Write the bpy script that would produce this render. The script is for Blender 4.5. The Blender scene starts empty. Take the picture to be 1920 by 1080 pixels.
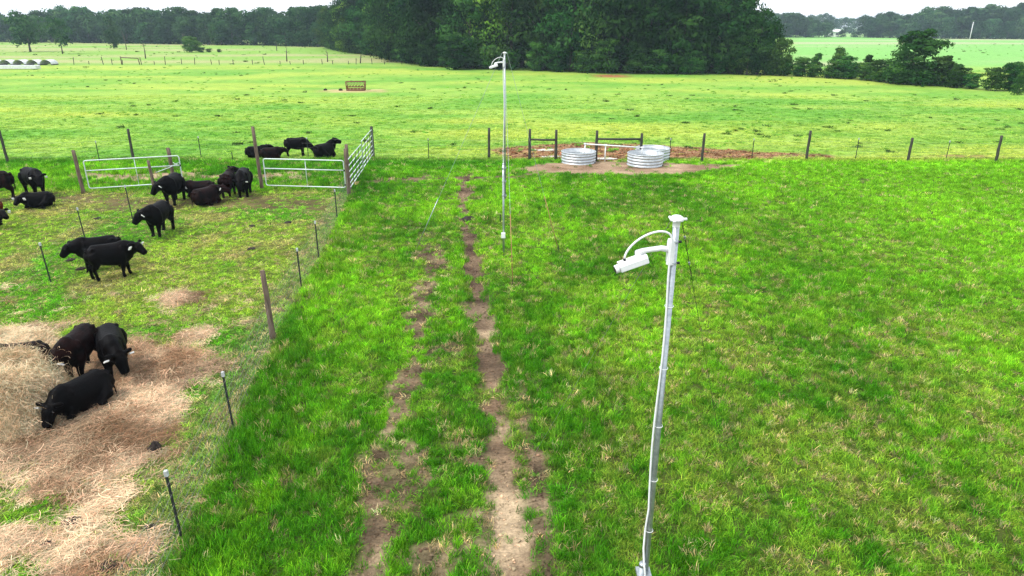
import bpy, bmesh, math, random
import numpy as np
from mathutils import Vector, Matrix

R = math.radians
random.seed(7)
rng = np.random.default_rng(7)
scene = bpy.context.scene
col = scene.collection

# ------------------------------------------------------------------ camera
cam_d = bpy.data.cameras.new("camera")
cam_d.lens = 24.0
cam_d.sensor_width = 36.0
cam_d.clip_start = 0.05
cam_d.clip_end = 8000
cam = bpy.data.objects.new("camera", cam_d)
cam.location = (0, 0, 6.9)
cam.rotation_euler = (R(90 - 21), 0, 0)
col.objects.link(cam)
scene.camera = cam

# ------------------------------------------------------------------ sky, sun, exposure
SUN_EL, SUN_AZ = 58.0, -112.0            # azimuth measured from +Y towards +X
world = bpy.data.worlds.new("World")
scene.world = world
world.use_nodes = True
wn = world.node_tree
wn.nodes.clear()
sky = wn.nodes.new("ShaderNodeTexSky")
sky.sky_type = 'NISHITA'
sky.sun_disc = False
sky.sun_elevation = R(SUN_EL)
sky.sun_rotation = R(SUN_AZ)
sky.air_density = 1.0
sky.dust_density = 1.5
sky.ozone_density = 1.0
hsv = wn.nodes.new("ShaderNodeHueSaturation")      # high thin overcast: the blue is washed out
hsv.inputs['Saturation'].default_value = 0.28
bg = wn.nodes.new("ShaderNodeBackground")
bg.inputs['Strength'].default_value = 0.15
wo = wn.nodes.new("ShaderNodeOutputWorld")
wn.links.new(sky.outputs[0], hsv.inputs['Color'])
veil = wn.nodes.new("ShaderNodeMix"); veil.data_type = 'RGBA'     # even bright cloud veil over the whole sky
veil.inputs['Factor'].default_value = 0.72
veil.inputs['B'].default_value = (4.9, 5.15, 5.5, 1)
wn.links.new(hsv.outputs[0], veil.inputs['A'])
wn.links.new(veil.outputs['Result'], bg.inputs['Color'])
wn.links.new(bg.outputs[0], wo.inputs['Surface'])

sun_d = bpy.data.lights.new("sun", 'SUN')
sun_d.energy = 1.5
sun_d.angle = R(12)
sun_d.color = (1.0, 0.96, 0.88)
sun = bpy.data.objects.new("sun", sun_d)
sd = Vector((math.sin(R(SUN_AZ)) * math.cos(R(SUN_EL)), math.cos(R(SUN_AZ)) * math.cos(R(SUN_EL)), math.sin(R(SUN_EL))))
sun.rotation_euler = (-sd).to_track_quat('-Z', 'Y').to_euler()
sun.location = (0, 0, 60)
col.objects.link(sun)

vs = scene.view_settings
vs.view_transform = 'Standard'
vs.look = 'None'
vs.exposure = 1.15
vs.gamma = 1.0
vs.use_curve_mapping = False
scene.render.engine = 'CYCLES'
cy = scene.cycles
cy.max_bounces = 4
cy.diffuse_bounces = 2
cy.glossy_bounces = 2
cy.transmission_bounces = 4
cy.transparent_max_bounces = 8
cy.volume_bounces = 0
cy.use_denoising = True
cy.denoiser = 'OPENIMAGEDENOISE'
cy.denoising_input_passes = 'RGB_ALBEDO_NORMAL'
cy.denoising_prefilter = 'NONE'
cy.caustics_reflective = False
cy.caustics_refractive = False

# ------------------------------------------------------------------ small helpers
def tag(o, label=None, cat=None, group=None, kind=None):
    if label: o["label"] = label
    if cat: o["category"] = cat
    if group: o["group"] = group
    if kind: o["kind"] = kind
    return o

def empty(name, loc, rz=0.0):
    o = bpy.data.objects.new(name, None)
    o.empty_display_size = 0.2
    o.location = loc
    o.rotation_euler = (0, 0, rz)
    col.objects.link(o)
    return o

def link_mesh(name, me, parent=None, mat=None):
    o = bpy.data.objects.new(name, me)
    if mat is not None and not me.materials:
        me.materials.append(mat)
    if parent is not None:
        o.parent = parent
    col.objects.link(o)
    return o

def np_mesh(name, verts, faces):
    """verts Nx3 array, faces list of arrays/one array MxK"""
    me = bpy.data.meshes.new(name)
    verts = np.asarray(verts, dtype=np.float32)
    faces = np.asarray(faces, dtype=np.int32)
    me.vertices.add(len(verts))
    me.vertices.foreach_set("co", verts.ravel())
    if len(faces):
        k = faces.shape[1]
        me.loops.add(faces.size)
        me.loops.foreach_set("vertex_index", faces.ravel())
        me.polygons.add(len(faces))
        me.polygons.foreach_set("loop_start", np.arange(0, faces.size, k, dtype=np.int32))
        me.polygons.foreach_set("loop_total", np.full(len(faces), k, dtype=np.int32))
    me.update(calc_edges=True)
    return me

def smooth(me, on=True):
    me.polygons.foreach_set("use_smooth", np.full(len(me.polygons), on, dtype=bool))

class MB:
    """collects shapes, then builds one mesh object"""
    def __init__(s):
        s.v = []; s.f = []
    def add(s, vs_, fs_):
        b = len(s.v)
        s.v += [tuple(p) for p in vs_]
        s.f += [tuple(i + b for i in f) for f in fs_]
    def box(s, c, d, rot=None):
        x, y, z = (a / 2 for a in d)
        p = [Vector((sx * x, sy * y, sz * z)) for sz in (-1, 1) for sy in (-1, 1) for sx in (-1, 1)]
        if rot is not None: p = [rot @ q for q in p]
        p = [q + Vector(c) for q in p]
        s.add(p, [(0, 2, 3, 1), (4, 5, 7, 6), (0, 1, 5, 4), (2, 6, 7, 3), (0, 4, 6, 2), (1, 3, 7, 5)])
    def tube(s, pts, rad, n=8, cap=True):
        pts = [Vector(p) for p in pts]
        if not hasattr(rad, '__len__'): rad = [rad] * len(pts)
        b = len(s.v); m = len(pts)
        up = None
        for i, p in enumerate(pts):
            t = (pts[min(i + 1, m - 1)] - pts[max(i - 1, 0)]).normalized()
            if up is None:
                up = Vector((0, 0, 1)) if abs(t.z) < 0.9 else Vector((1, 0, 0))
            a = t.cross(up).normalized(); c_ = a.cross(t).normalized(); up = c_
            for k in range(n):
                w = 2 * math.pi * k / n
                s.v.append(tuple(p + (a * math.cos(w) + c_ * math.sin(w)) * rad[i]))
        for i in range(m - 1):
            for k in range(n):
                k2 = (k + 1) % n
                s.f.append((b + i * n + k, b + (i + 1) * n + k, b + (i + 1) * n + k2, b + i * n + k2))
        if cap:
            s.f.append(tuple(b + k for k in range(n)))
            s.f.append(tuple(b + (m - 1) * n + k for k in reversed(range(n))))
    def ell(s, pts, ry, rz, n=14):
        """loft of upright/slanted ellipses along a polyline: ry across, rz in the bending plane"""
        pts = [Vector(p) for p in pts]
        b = len(s.v); m = len(pts)
        for i, p in enumerate(pts):
            t = (pts[min(i + 1, m - 1)] - pts[max(i - 1, 0)]).normalized()
            side = Vector((0, 0, 1)).cross(t)
            if side.length < 0.2: side = Vector((0, 1, 0))
            side.normalize(); upv = t.cross(side).normalized()
            for k in range(n):
                w = 2 * math.pi * k / n
                s.v.append(tuple(p + side * math.cos(w) * ry[i] + upv * math.sin(w) * rz[i]))
        for i in range(m - 1):
            for k in range(n):
                k2 = (k + 1) % n
                s.f.append((b + i * n + k, b + i * n + k2, b + (i + 1) * n + k2, b + (i + 1) * n + k))
        s.f.append(tuple(b + k for k in reversed(range(n))))
        s.f.append(tuple(b + (m - 1) * n + k for k in range(n)))
    def lathe(s, prof, n=40, c=(0, 0, 0)):
        b = len(s.v); m = len(prof)
        for (r, z) in prof:
            for k in range(n):
                w = 2 * math.pi * k / n
                s.v.append((c[0] + r * math.cos(w), c[1] + r * math.sin(w), c[2] + z))
        for i in range(m - 1):
            for k in range(n):
                k2 = (k + 1) % n
                s.f.append((b + i * n + k, b + i * n + k2, b + (i + 1) * n + k2, b + (i + 1) * n + k))
    def mesh(s, name, mat=None, sm=False):
        me = bpy.data.meshes.new(name)
        me.from_pydata(s.v, [], s.f)
        bm = bmesh.new(); bm.from_mesh(me)
        bmesh.ops.recalc_face_normals(bm, faces=bm.faces)
        bm.to_mesh(me); bm.free()
        if sm: smooth(me)
        if mat: me.materials.append(mat)
        return me
    def build(s, name, mat=None, parent=None, sm=False):
        return link_mesh(name, s.mesh(name, mat, sm), parent)

def copy_tree(o, parent=None):
    c = o.copy(); col.objects.link(c)
    if parent is not None: c.parent = parent
    for ch in list(o.children): copy_tree(ch, c)
    return c

# ------------------------------------------------------------------ numpy noise
def _hash(ix, iy, seed):
    h = (ix.astype(np.int64) * 374761393 + iy.astype(np.int64) * 668265263 + seed * 1442695041) & 0xffffffff
    h = ((h ^ (h >> 13)) * 1274126177) & 0xffffffff
    return ((h ^ (h >> 16)) & 0xffff) / 65535.0

def vnoise(x, y, seed=0):
    ix = np.floor(x); iy = np.floor(y)
    fx = x - ix; fy = y - iy
    fx = fx * fx * (3 - 2 * fx); fy = fy * fy * (3 - 2 * fy)
    a = _hash(ix, iy, seed); b = _hash(ix + 1, iy, seed)
    c = _hash(ix, iy + 1, seed); d = _hash(ix + 1, iy + 1, seed)
    return (a * (1 - fx) + b * fx) * (1 - fy) + (c * (1 - fx) + d * fx) * fy

def fbm(x, y, s, seed=0, oct=4):
    v = 0.0; amp = 0.5; tot = 0.0; sc = 1.0 / s
    for o in range(oct):
        v = v + amp * vnoise(x * sc + 17.3 * o, y * sc - 9.1 * o, seed + o); tot += amp
        amp *= 0.5; sc *= 2.03
    return v / tot

def sstep(a, b, x):
    t = np.clip((x - a) / (b - a), 0, 1)
    return t * t * (3 - 2 * t)

def seg_dist(x, y, pts):
    """distance to a polyline and the parameter along it (in points)"""
    best = np.full(x.shape, 1e9); par = np.zeros(x.shape)
    for i in range(len(pts) - 1):
        ax, ay = pts[i]; bx, by = pts[i + 1]
        dx, dy = bx - ax, by - ay
        t = np.clip(((x - ax) * dx + (y - ay) * dy) / (dx * dx + dy * dy), 0, 1)
        d = np.hypot(x - ax - t * dx, y - ay - t * dy)
        m = d < best
        best = np.where(m, d, best); par = np.where(m, i + t, par)
    return best, par

def poly_sd(x, y, pts):
    """signed distance to a closed polygon, negative inside"""
    d, _ = seg_dist(x, y, list(pts) + [pts[0]])
    ins = np.zeros(x.shape, dtype=bool)
    n = len(pts)
    for i in range(n):
        (x1, y1), (x2, y2) = pts[i], pts[(i + 1) % n]
        if y1 == y2: continue
        c = ((y1 > y) != (y2 > y)) & (x < (x2 - x1) * (y - y1) / (y2 - y1) + x1)
        ins ^= c
    return np.where(ins, -d, d)

# ------------------------------------------------------------------ where things lie on the ground (metres)
FENCE = [(-4.35, 2.0), (-4.55, 6.0), (-4.73, 7.84), (-5.10, 10.75), (-5.62, 14.57), (-5.87, 17.77), (-6.15, 20.63), (-6.62, 25.09), (-7.13, 29.38)]
def fence_x(y):
    return np.interp(y, [p[1] for p in FENCE] + [38.5], [p[0] for p in FENCE] + [-7.8])
TRACK = [(0.22, 1.0), (0.22, 4.0), (0.02, 7.2), (-0.25, 10.84), (-0.60, 14.5), (-1.01, 18.0), (-1.55, 23.25), (-2.05, 28.0), (-2.24, 31.5), (-2.2, 33.6)]
RUT_R = [(0.6, 4.5), (0.50, 7.3), (0.42, 8.6), (0.30, 10.2), (0.22, 12.2)]
RUT_L = [(-1.75, 5.0), (-1.97, 7.4), (-2.31, 9.5), (-2.10, 12.9), (-2.25, 15.2), (-2.46, 17.2), (-2.40, 21.0)]
HAY = [(-14.5, 14.0), (-11.6, 14.2), (-9.8, 14.5), (-7.4, 14.2), (-6.75, 13.4), (-6.55, 12.45), (-6.35, 11.2), (-5.75, 10.5), (-5.75, 10.15),
       (-6.1, 9.75), (-6.5, 9.35), (-7.1, 8.85), (-7.6, 8.2), (-9.5, 7.4), (-13, 8.0), (-15, 11)]
HAYBITS = [(-9.03, 17.17, .42), (-11.73, 14.95, .5), (-7.69, 14.75, .4), (-6.5, 8.75, .38), (-6.35, 8.2, .28), (-6.05, 7.6, .28), (-5.85, 7.1, .3), (-7.05, 7.8, .36), (-7.5, 7.3, .4), (-6.0, 9.4, .2), (-5.4, 7.6, .2)]
APRON = [(0.2, 35.3), (1.8, 34.2), (4.2, 33.9), (6.2, 33.6), (8.4, 33.7), (9.8, 34.6), (11.0, 35.5), (12.2, 36.3), (9.5, 36.7), (6.0, 37.2), (3.0, 37.2), (1.2, 36.4)]
REDSOIL = [(-1.3, 39.2), (0.2, 38.2), (2.5, 38.0), (5.5, 37.6), (9.5, 37.6), (13, 38.2), (18, 38.6), (18, 39.8), (12, 41.4), (8.5, 43.0), (5, 43.8), (2, 43.2), (-0.8, 41.8)]

def masks(x, y):
    """masks for bare soil, hay litter, mud, pen: each 0..1"""
    M = {}
    n1 = fbm(x, y, 0.55, 3, 3) - 0.5
    n2 = fbm(x, y, 1.6, 11, 3) - 0.5
    d, par = seg_dist(x, y, TRACK)
    hw = np.interp(par, range(len(TRACK)), [.27, .27, .25, .20, .21, .29, .21, .25, .33, .42])
    M['track'] = sstep(0.12, -0.12, d - hw + n1 * 0.62 + n2 * .18)
    d2, _ = seg_dist(x, y, RUT_R)
    rr = sstep(0.10, -0.10, d2 - 0.12 + n1 * 0.5 + n2 * 0.3)
    d3, _ = seg_dist(x, y, RUT_L)
    rl = sstep(0.12, -0.12, d3 - 0.22 + n1 * 0.7 + n2 * 0.8)
    tx = np.interp(y, [p[1] for p in TRACK], [p[0] for p in TRACK])
    lane = sstep(0.0, .5, x - (tx - 2.2)) * sstep(0.2, -.2, x - tx) * sstep(25, 20, y)
    rm = lane * sstep(0.07, 0.17, fbm(x, y, 0.9, 41, 4) - 0.47)
    M['rut'] = np.clip(np.maximum(np.maximum(rr, rl), rm * 0.8), 0, 1)
    dl, _ = seg_dist(x, y, [(-6.4, 32.2), (-4, 32.9), (-2.2, 32.9), (0.2, 33.2), (1.6, 34.4)])
    M['track'] = np.maximum(M['track'], sstep(.2, -.2, dl - 0.45 + n1 * .9 + n2 * .7) * .85)
    M['apron'] = sstep(0.25, -0.25, poly_sd(x, y, APRON) + n1 * 0.9 + n2 * .5)
    M['red'] = sstep(0.35, -0.35, poly_sd(x, y, REDSOIL) + n1 * 1.2 + n2 * 1.2)
    for (cx, cy_, rx, ry) in [(17.2, 39.2, 1.4, .5), (25.5, 38.9, 2.4, .5), (-10.9, 36.5, .8, .35)]:
        M['red'] = np.maximum(M['red'], .8 * sstep(1.2, .5, np.hypot((x - cx) / rx, (y - cy_) / ry) + n1))
    h = sstep(0.25, -0.25, poly_sd(x, y, HAY) + n1 * 1.1 + n2 * 0.9)
    # green strips grown through the litter
    gs = sstep(0.10, 0.22, fbm(x * 0.8 + y * 0.6, y * 0.8 - x * 0.6, 1.1, 77, 3) - 0.46) * sstep(10.4, 8.6, y)
    h = h * (1 - gs)
    for (cx, cy_, r) in HAYBITS:
        h = np.maximum(h, sstep(0.2, -0.2, np.hypot(x - cx, (y - cy_) * 1.3) - r + n1 * 0.7))
    M['hay'] = h * sstep(0.05, -0.25, x - fence_x(y))
    M['pen'] = sstep(0.12, -0.12, x - fence_x(y) + n1 * .25) * sstep(30.4, 29.4, y + n1)
    mud = sstep(.5, -.3, np.abs(y - 28.0 + .04 * (x + 14)) - 0.9 + n2 * 2.2 + n1) * sstep(-24, -19, x) * sstep(-7.0, -8.0, x)
    mud2 = sstep(.4, -.4, np.abs(y - 33.3) - 0.75 + n2 * 2.6 + n1) * sstep(-23, -20, x) * sstep(-7.4, -8.4, x)
    M['mud'] = np.clip(mud, 0, 1); M['mud2'] = np.clip(mud2, 0, 1)
    # strip of old grey grass along the woven wire
    M['strip'] = sstep(0.62, 0.25, np.abs(x - fence_x(y) + 0.42) + n1 * .3) * sstep(30, 28, y)
    fd = np.hypot((x + 17.9) / 4.6, (y - 80.7) / 2.2)
    M['feed'] = sstep(1.15, .55, fd + n2 * .9)
    M['far'] = sstep(36.6, 38.2, y)
    return M

def lerp(a, b, t):
    t = np.asarray(t)[..., None]
    return a * (1 - t) + b * t

def C(*c): return np.array(c, dtype=float)

def yellow(x, y):
    """older thatchy sward: fine mottling, mostly right of the lane and close by, drawn out along the mowing direction"""
    k = fbm(x, y * .45, .55, 61, 4) * .65 + fbm(x, y, 2.6, 65, 3) * .35
    bias = .075 * np.clip((x - 1.0) / 3.5, -1.3, 1.0) * sstep(20, 10, y) - .02 * sstep(10, 24, y)
    k = k * .6 + fbm(x, y, .22, 69, 2) * .4
    return np.clip((k + bias - .43) * 3.4, 0, 1) * sstep(36, 20, y)

def grass_col(x, y, M, jit=0.0):
    """base colour of the sward at a place"""
    a = fbm(x, y, 3.4, 21, 4); b = fbm(x, y, 9.0, 31, 3); c = fbm(x, y, 0.8, 51, 3)
    lush = lerp(C(.076, .290, .012), C(.250, .590, .022), np.clip((a - .40) * 2.6 + (fbm(x, y * .10, .42, 25, 3) - .5) * 1.2 + (c - .5) * .9 + jit, 0, 1))
    # older, yellower sward on the right of the lane
    yel = yellow(x, y)
    lush = lerp(lush, C(.42, .48, .080), yel * .55)
    right = sstep(6, 16, x) * sstep(10, 20, y)
    lush = lerp(lush, C(.29, .64, .028), right * .6)
    pen = lerp(C(.13, .46, .018), C(.38, .60, .060), np.clip((a - .34) * 3.0 + (c - .5) * .8 + jit, 0, 1))
    pen = lerp(pen, C(.56, .47, .17), np.clip((fbm(x, y, 1.3, 91, 3) - .55) * 3.8, 0, .6))
    g = lerp(lush, pen, M['pen'])
    g = lerp(g, C(.22, .36, .085), M['strip'] * .6)
    e = fbm(x, y * 2.2, 7.0, 101, 4); f = fbm(x, y * 3.0, 22.0, 111, 3)
    far = lerp(C(.135, .320, .040), C(.255, .400, .066), np.clip((e - .36) * 3.2 + jit * .5, 0, 1))
    far = lerp(far, C(.360, .440, .070), np.clip((f - .5) * 3.5, 0, .8))
    g = lerp(g, far, M['far'])
    # the rough ground far to the left, tan and weedy
    rough = sstep(128, 150, y + .25 * x * 0) * sstep(40, -10, x)
    rg = lerp(C(.20, .36, .06), C(.34, .36, .15), np.clip((fbm(x, y * 3, 30, 121, 4) - .38) * 4, 0, 1))
    g = lerp(g, rg, rough)
    meadow = sstep(112, 140, y) * sstep(.36, .40, x / np.maximum(y, 1))
    g = lerp(g, lerp(C(.19, .42, .10), C(.34, .40, .20), np.clip((fbm(x * .6, y * 2, 40, 131, 3) - .42) * 4, 0, 1)), meadow)
    return g

def soil_col(x, y, M):
    t = fbm(x, y, 1.7, 141, 4); u = fbm(x, y, .45, 151, 3)
    sand = lerp(C(.20, .13, .08), C(.56, .42, .27), np.clip((t - .36) * 3.4, 0, 1))
    dark = lerp(C(.085, .055, .038), C(.24, .165, .105), np.clip((u - .3) * 2.4, 0, 1))
    br = np.clip(sstep(16.8, 18.0, y) * .95 + sstep(.56, .66, fbm(x * .5, y, 2.2, 161, 3)) * .8, 0, 1)
    s = lerp(sand, dark, np.maximum(br * (1 - M['apron']), 0))
    rutonly = np.clip(M['rut'] - M['track'], 0, 1)
    s = lerp(s, lerp(dark, sand, np.clip((u - .5) * 2, 0, .55)), rutonly)
    s = lerp(s, lerp(C(.25, .16, .10), C(.47, .34, .225), np.clip((t - .3) * 2.4, 0, 1)), M['apron'])
    s = lerp(s, lerp(C(.15, .062, .032), C(.33, .17, .095), np.clip((u - .3) * 2.5, 0, 1)), M['red'])
    s = lerp(s, C(.50, .36, .20) * 1.0, M['feed'])
    return s

# ------------------------------------------------------------------ materials
class NT:
    def __init__(s, name):
        s.m = bpy.data.materials.new(name); s.m.use_nodes = True
        s.t = s.m.node_tree; s.t.nodes.clear()
        s.out = s.t.nodes.new("ShaderNodeOutputMaterial")
    def n(s, typ, **kw):
        nd = s.t.nodes.new(typ)
        for k, v in kw.items():
            if k.startswith("i_"):
                key = k[2:]
                key = int(key) if key.isdigit() else key.replace("_", " ")
                nd.inputs[key].default_value = v
            else: setattr(nd, k, v)
        return nd
    def l(s, a, b): s.t.links.new(a, b)

def noise_mat(name, c1, c2, scale=8.0, rough=0.8, metal=0.0, bump=0.0, lo=.35, hi=.65, stretch=(1, 1, 1), spec=0.3, detail=5, bumpscale=None):
    N = NT(name)
    tc = N.n("ShaderNodeTexCoord"); mp = N.n("ShaderNodeMapping"); mp.inputs['Scale'].default_value = stretch
    nz = N.n("ShaderNodeTexNoise", i_Scale=scale, i_Detail=detail, i_Roughness=0.65)
    rp = N.n("ShaderNodeValToRGB")
    rp.color_ramp.elements[0].position = lo; rp.color_ramp.elements[0].color = (*c1, 1)
    rp.color_ramp.elements[1].position = hi; rp.color_ramp.elements[1].color = (*c2, 1)
    b = N.n("ShaderNodeBsdfPrincipled", i_Roughness=rough, i_Metallic=metal)
    b.inputs['Specular IOR Level'].default_value = spec
    N.l(tc.outputs['Object'], mp.inputs['Vector']); N.l(mp.outputs[0], nz.inputs['Vector'])
    N.l(nz.outputs['Fac'], rp.inputs[0]); N.l(rp.outputs[0], b.inputs['Base Color'])
    if bump:
        bp = N.n("ShaderNodeBump", i_Strength=bump, i_Distance=0.02)
        if bumpscale:
            n2 = N.n("ShaderNodeTexNoise", i_Scale=bumpscale, i_Detail=4.0)
            N.l(mp.outputs[0], n2.inputs['Vector']); N.l(n2.outputs['Fac'], bp.inputs['Height'])
        else: N.l(nz.outputs['Fac'], bp.inputs['Height'])
        N.l(bp.outputs[0], b.inputs['Normal'])
    N.l(b.outputs[0], N.out.inputs['Surface'])
    return N.m

def foliage_mat(name, inst=True, base=(.05, .1, .02), trans=0.3, var=.35, attr='col', per_object=False, noise=0.0):
    """leaf or blade: diffuse plus light shining through; colour from the plant's own attribute"""
    N = NT(name)
    if inst:
        at = N.n("ShaderNodeAttribute", attribute_type='INSTANCER', attribute_name=attr); src = at.outputs['Color']
    else:
        rgb = N.n("ShaderNodeRGB"); rgb.outputs[0].default_value = (*base, 1); src = rgb.outputs[0]
    bv = N.n("ShaderNodeAttribute", attribute_type='GEOMETRY', attribute_name='bv')
    mr = N.n("ShaderNodeMapRange"); mr.inputs['To Min'].default_value = 1 - var; mr.inputs['To Max'].default_value = 1 + var
    N.l(bv.outputs['Fac'], mr.inputs['Value'])
    mul = N.n("ShaderNodeMix", data_type='RGBA', blend_type='MULTIPLY'); mul.inputs['Factor'].default_value = 1
    N.l(src, mul.inputs['A'])
    cmb = N.n("ShaderNodeCombineColor")
    m2 = N.n("ShaderNodeMath", operation='POWER'); m2.inputs[1].default_value = 1.6
    N.l(mr.outputs[0], m2.inputs[0])
    N.l(m2.outputs[0], cmb.inputs[0]); N.l(mr.outputs[0], cmb.inputs[1]); N.l(mr.outputs[0], cmb.inputs[2])
    N.l(cmb.outputs[0], mul.inputs['B'])
    outc = mul.outputs['Result']
    if per_object:
        oi = N.n("ShaderNodeObjectInfo")
        hs = N.n("ShaderNodeHueSaturation")
        m3 = N.n("ShaderNodeMapRange"); m3.inputs['To Min'].default_value = .50; m3.inputs['To Max'].default_value = 1.55
        m4 = N.n("ShaderNodeMapRange"); m4.inputs['To Min'].default_value = .478; m4.inputs['To Max'].default_value = .512
        wn_ = N.n("ShaderNodeTexWhiteNoise", noise_dimensions='1D')
        N.l(oi.outputs['Random'], m3.inputs['Value']); N.l(oi.outputs['Random'], wn_.inputs['W']); N.l(wn_.outputs['Value'], m4.inputs['Value'])
        N.l(m3.outputs[0], hs.inputs['Value']); N.l(m4.outputs[0], hs.inputs['Hue']); N.l(outc, hs.inputs['Color'])
        outc = hs.outputs[0]
    d = N.n("ShaderNodeBsdfDiffuse"); t = N.n("ShaderNodeBsdfTranslucent"); mx = N.n("ShaderNodeMixShader"); mx.inputs[0].default_value = trans
    N.l(outc, d.inputs['Color']); N.l(outc, t.inputs['Color'])
    N.l(d.outputs[0], mx.inputs[1]); N.l(t.outputs[0], mx.inputs[2])
    N.l(mx.outputs[0], N.out.inputs['Surface'])
    return N.m

def ground_mat(name, bump=0.5):
    N = NT(name)
    at = N.n("ShaderNodeAttribute", attribute_name='gcol')
    ge = N.n("ShaderNodeNewGeometry")
    n1 = N.n("ShaderNodeTexNoise", i_Scale=14.0, i_Detail=6.0, i_Roughness=.7); N.l(ge.outputs['Position'], n1.inputs['Vector'])
    mp = N.n("ShaderNodeMapping"); mp.inputs['Scale'].default_value = (.55, 1.6, 1)
    N.l(ge.outputs['Position'], mp.inputs['Vector'])
    n2 = N.n("ShaderNodeTexNoise", i_Scale=1.1, i_Detail=8.0, i_Roughness=.72); N.l(mp.outputs[0], n2.inputs['Vector'])
    r1 = N.n("ShaderNodeMapRange"); r1.inputs['From Min'].default_value = .3; r1.inputs['From Max'].default_value = .7
    r1.inputs['To Min'].default_value = .62; r1.inputs['To Max'].default_value = 1.38; N.l(n1.outputs['Fac'], r1.inputs['Value'])
    r2 = N.n("ShaderNodeMapRange"); r2.inputs['From Min'].default_value = .3; r2.inputs['From Max'].default_value = .7
    r2.inputs['To Min'].default_value = .55; r2.inputs['To Max'].default_value = 1.32; N.l(n2.outputs['Fac'], r2.inputs['Value'])
    mm = N.n("ShaderNodeMath", operation='MULTIPLY'); N.l(r1.outputs[0], mm.inputs[0]); N.l(r2.outputs[0], mm.inputs[1])
    mul = N.n("ShaderNodeMix", data_type='RGBA', blend_type='MULTIPLY'); mul.inputs['Factor'].default_value = 1
    cb = N.n("ShaderNodeCombineColor")
    for i in range(3): N.l(mm.outputs[0], cb.inputs[i])
    N.l(at.outputs['Color'], mul.inputs['A']); N.l(cb.outputs[0], mul.inputs['B'])
    b = N.n("ShaderNodeBsdfPrincipled", i_Roughness=.95); b.inputs['Specular IOR Level'].default_value = .1
    N.l(mul.outputs['Result'], b.inputs['Base Color'])
    bp = N.n("ShaderNodeBump", i_Strength=bump, i_Distance=.05 if bump < .9 else .09)
    if bump > .9:                                   # hoof and tyre marks in the bare soil
        wv = N.n("ShaderNodeTexWave", bands_direction='Y', i_Scale=3.2, i_Distortion=7.0, i_Detail=3.0)
        N.l(ge.outputs['Position'], wv.inputs['Vector'])
        n3 = N.n("ShaderNodeTexNoise", i_Scale=5.5, i_Detail=5.0, i_Roughness=.7); N.l(ge.outputs['Position'], n3.inputs['Vector'])
        a1 = N.n("ShaderNodeMath", operation='MULTIPLY_ADD'); a1.inputs[1].default_value = .22
        N.l(wv.outputs['Fac'], a1.inputs[0]); N.l(n3.outputs['Fac'], a1.inputs[2])
        a2 = N.n("ShaderNodeMath", operation='MULTIPLY_ADD'); a2.inputs[1].default_value = .6
        N.l(n1.outputs['Fac'], a2.inputs[0]); N.l(a1.outputs[0], a2.inputs[2]); N.l(a2.outputs[0], bp.inputs['Height'])
    else:
        N.l(n1.outputs['Fac'], bp.inputs['Height'])
    N.l(bp.outputs[0], b.inputs['Normal'])
    N.l(b.outputs[0], N.out.inputs['Surface'])
    return N.m

MAT = {}
MAT['ground'] = ground_mat("pasture_ground")
MAT['dirt'] = ground_mat("track_dirt", 1.0)
MAT['blade'] = foliage_mat("grass_blade", True, trans=.36, var=.5)
MAT['hay'] = foliage_mat("hay_straw", True, trans=.15, var=.35)
MAT['weed'] = foliage_mat("weed_leaf", True, trans=.25, var=.3)
MAT['wood'] = noise_mat("weathered_post_wood", (.07, .048, .034), (.21, .155, .115), 22, .9, bump=.6, stretch=(1, 1, .12))
MAT['wood_dark'] = noise_mat("dark_treated_wood", (.022, .026, .020), (.075, .070, .055), 22, .9, bump=.5, stretch=(1, 1, .12))
MAT['tpost'] = noise_mat("painted_steel_stake", (.008, .014, .014), (.028, .034, .030), 30, .6, bump=.1)
MAT['white'] = noise_mat("white_paint", (.70, .72, .72), (.82, .83, .83), 14, .45, lo=.3, hi=.6)
MAT['tipwhite'] = noise_mat("chalky_white_tip", (.34, .36, .36), (.55, .57, .57), 30, .7)
MAT['galv'] = noise_mat("galvanised_steel", (.27, .31, .33), (.48, .52, .54), 26, .36, .7, lo=.3, hi=.7, spec=.5)
MAT['galv_tank'] = noise_mat("galvanised_tank_sheet", (.34, .37, .40), (.58, .62, .64), 7, .40, .35, lo=.3, hi=.7, spec=.5)
MAT['gate'] = noise_mat("galvanised_gate_tube", (.50, .58, .57), (.70, .76, .75), 20, .45, .25, lo=.3, hi=.7, spec=.5)
MAT['wire'] = noise_mat("old_fence_wire", (.15, .15, .14), (.30, .30, .28), 9, .6, .5)
MAT['black'] = noise_mat("black_rubber", (.010, .010, .011), (.028, .028, .03), 30, .6)
MAT['pvc'] = noise_mat("white_plastic_pipe", (.66, .68, .67), (.80, .81, .80), 10, .4)
MAT['orange'] = noise_mat("orange_marker_plastic", (.30, .13, .06), (.42, .22, .10), 10, .5)
MAT['rust'] = noise_mat("rusty_feeder_steel", (.085, .028, .020), (.22, .075, .050), 12, .85)
MAT['bark'] = noise_mat("tree_bark", (.045, .038, .030), (.14, .12, .095), 9, .95, bump=.6, stretch=(1, 1, .2))
MAT['water'] = noise_mat("trough_water", (.10, .13, .14), (.15, .18, .19), 3, .06, spec=.6)
MAT['manure'] = noise_mat("cow_manure", (.010, .007, .006), (.04, .028, .022), 14, .9, bump=.9)
MAT['tag_w'] = noise_mat("white_ear_tag", (.74, .74, .72), (.82, .82, .80), 8, .5)
MAT['tag_y'] = noise_mat("yellow_ear_tag", (.62, .60, .10), (.72, .70, .16), 8, .5)
MAT['eye'] = noise_mat("dark_eye", (.004, .003, .003), (.010, .008, .007), 8, .12, spec=.6)
MAT['tin'] = noise_mat("pale_metal_roof", (.55, .57, .58), (.74, .75, .76), 5, .5)
MAT['plaster'] = noise_mat("pale_house_wall", (.60, .60, .58), (.74, .73, .70), 3, .8)

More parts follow.
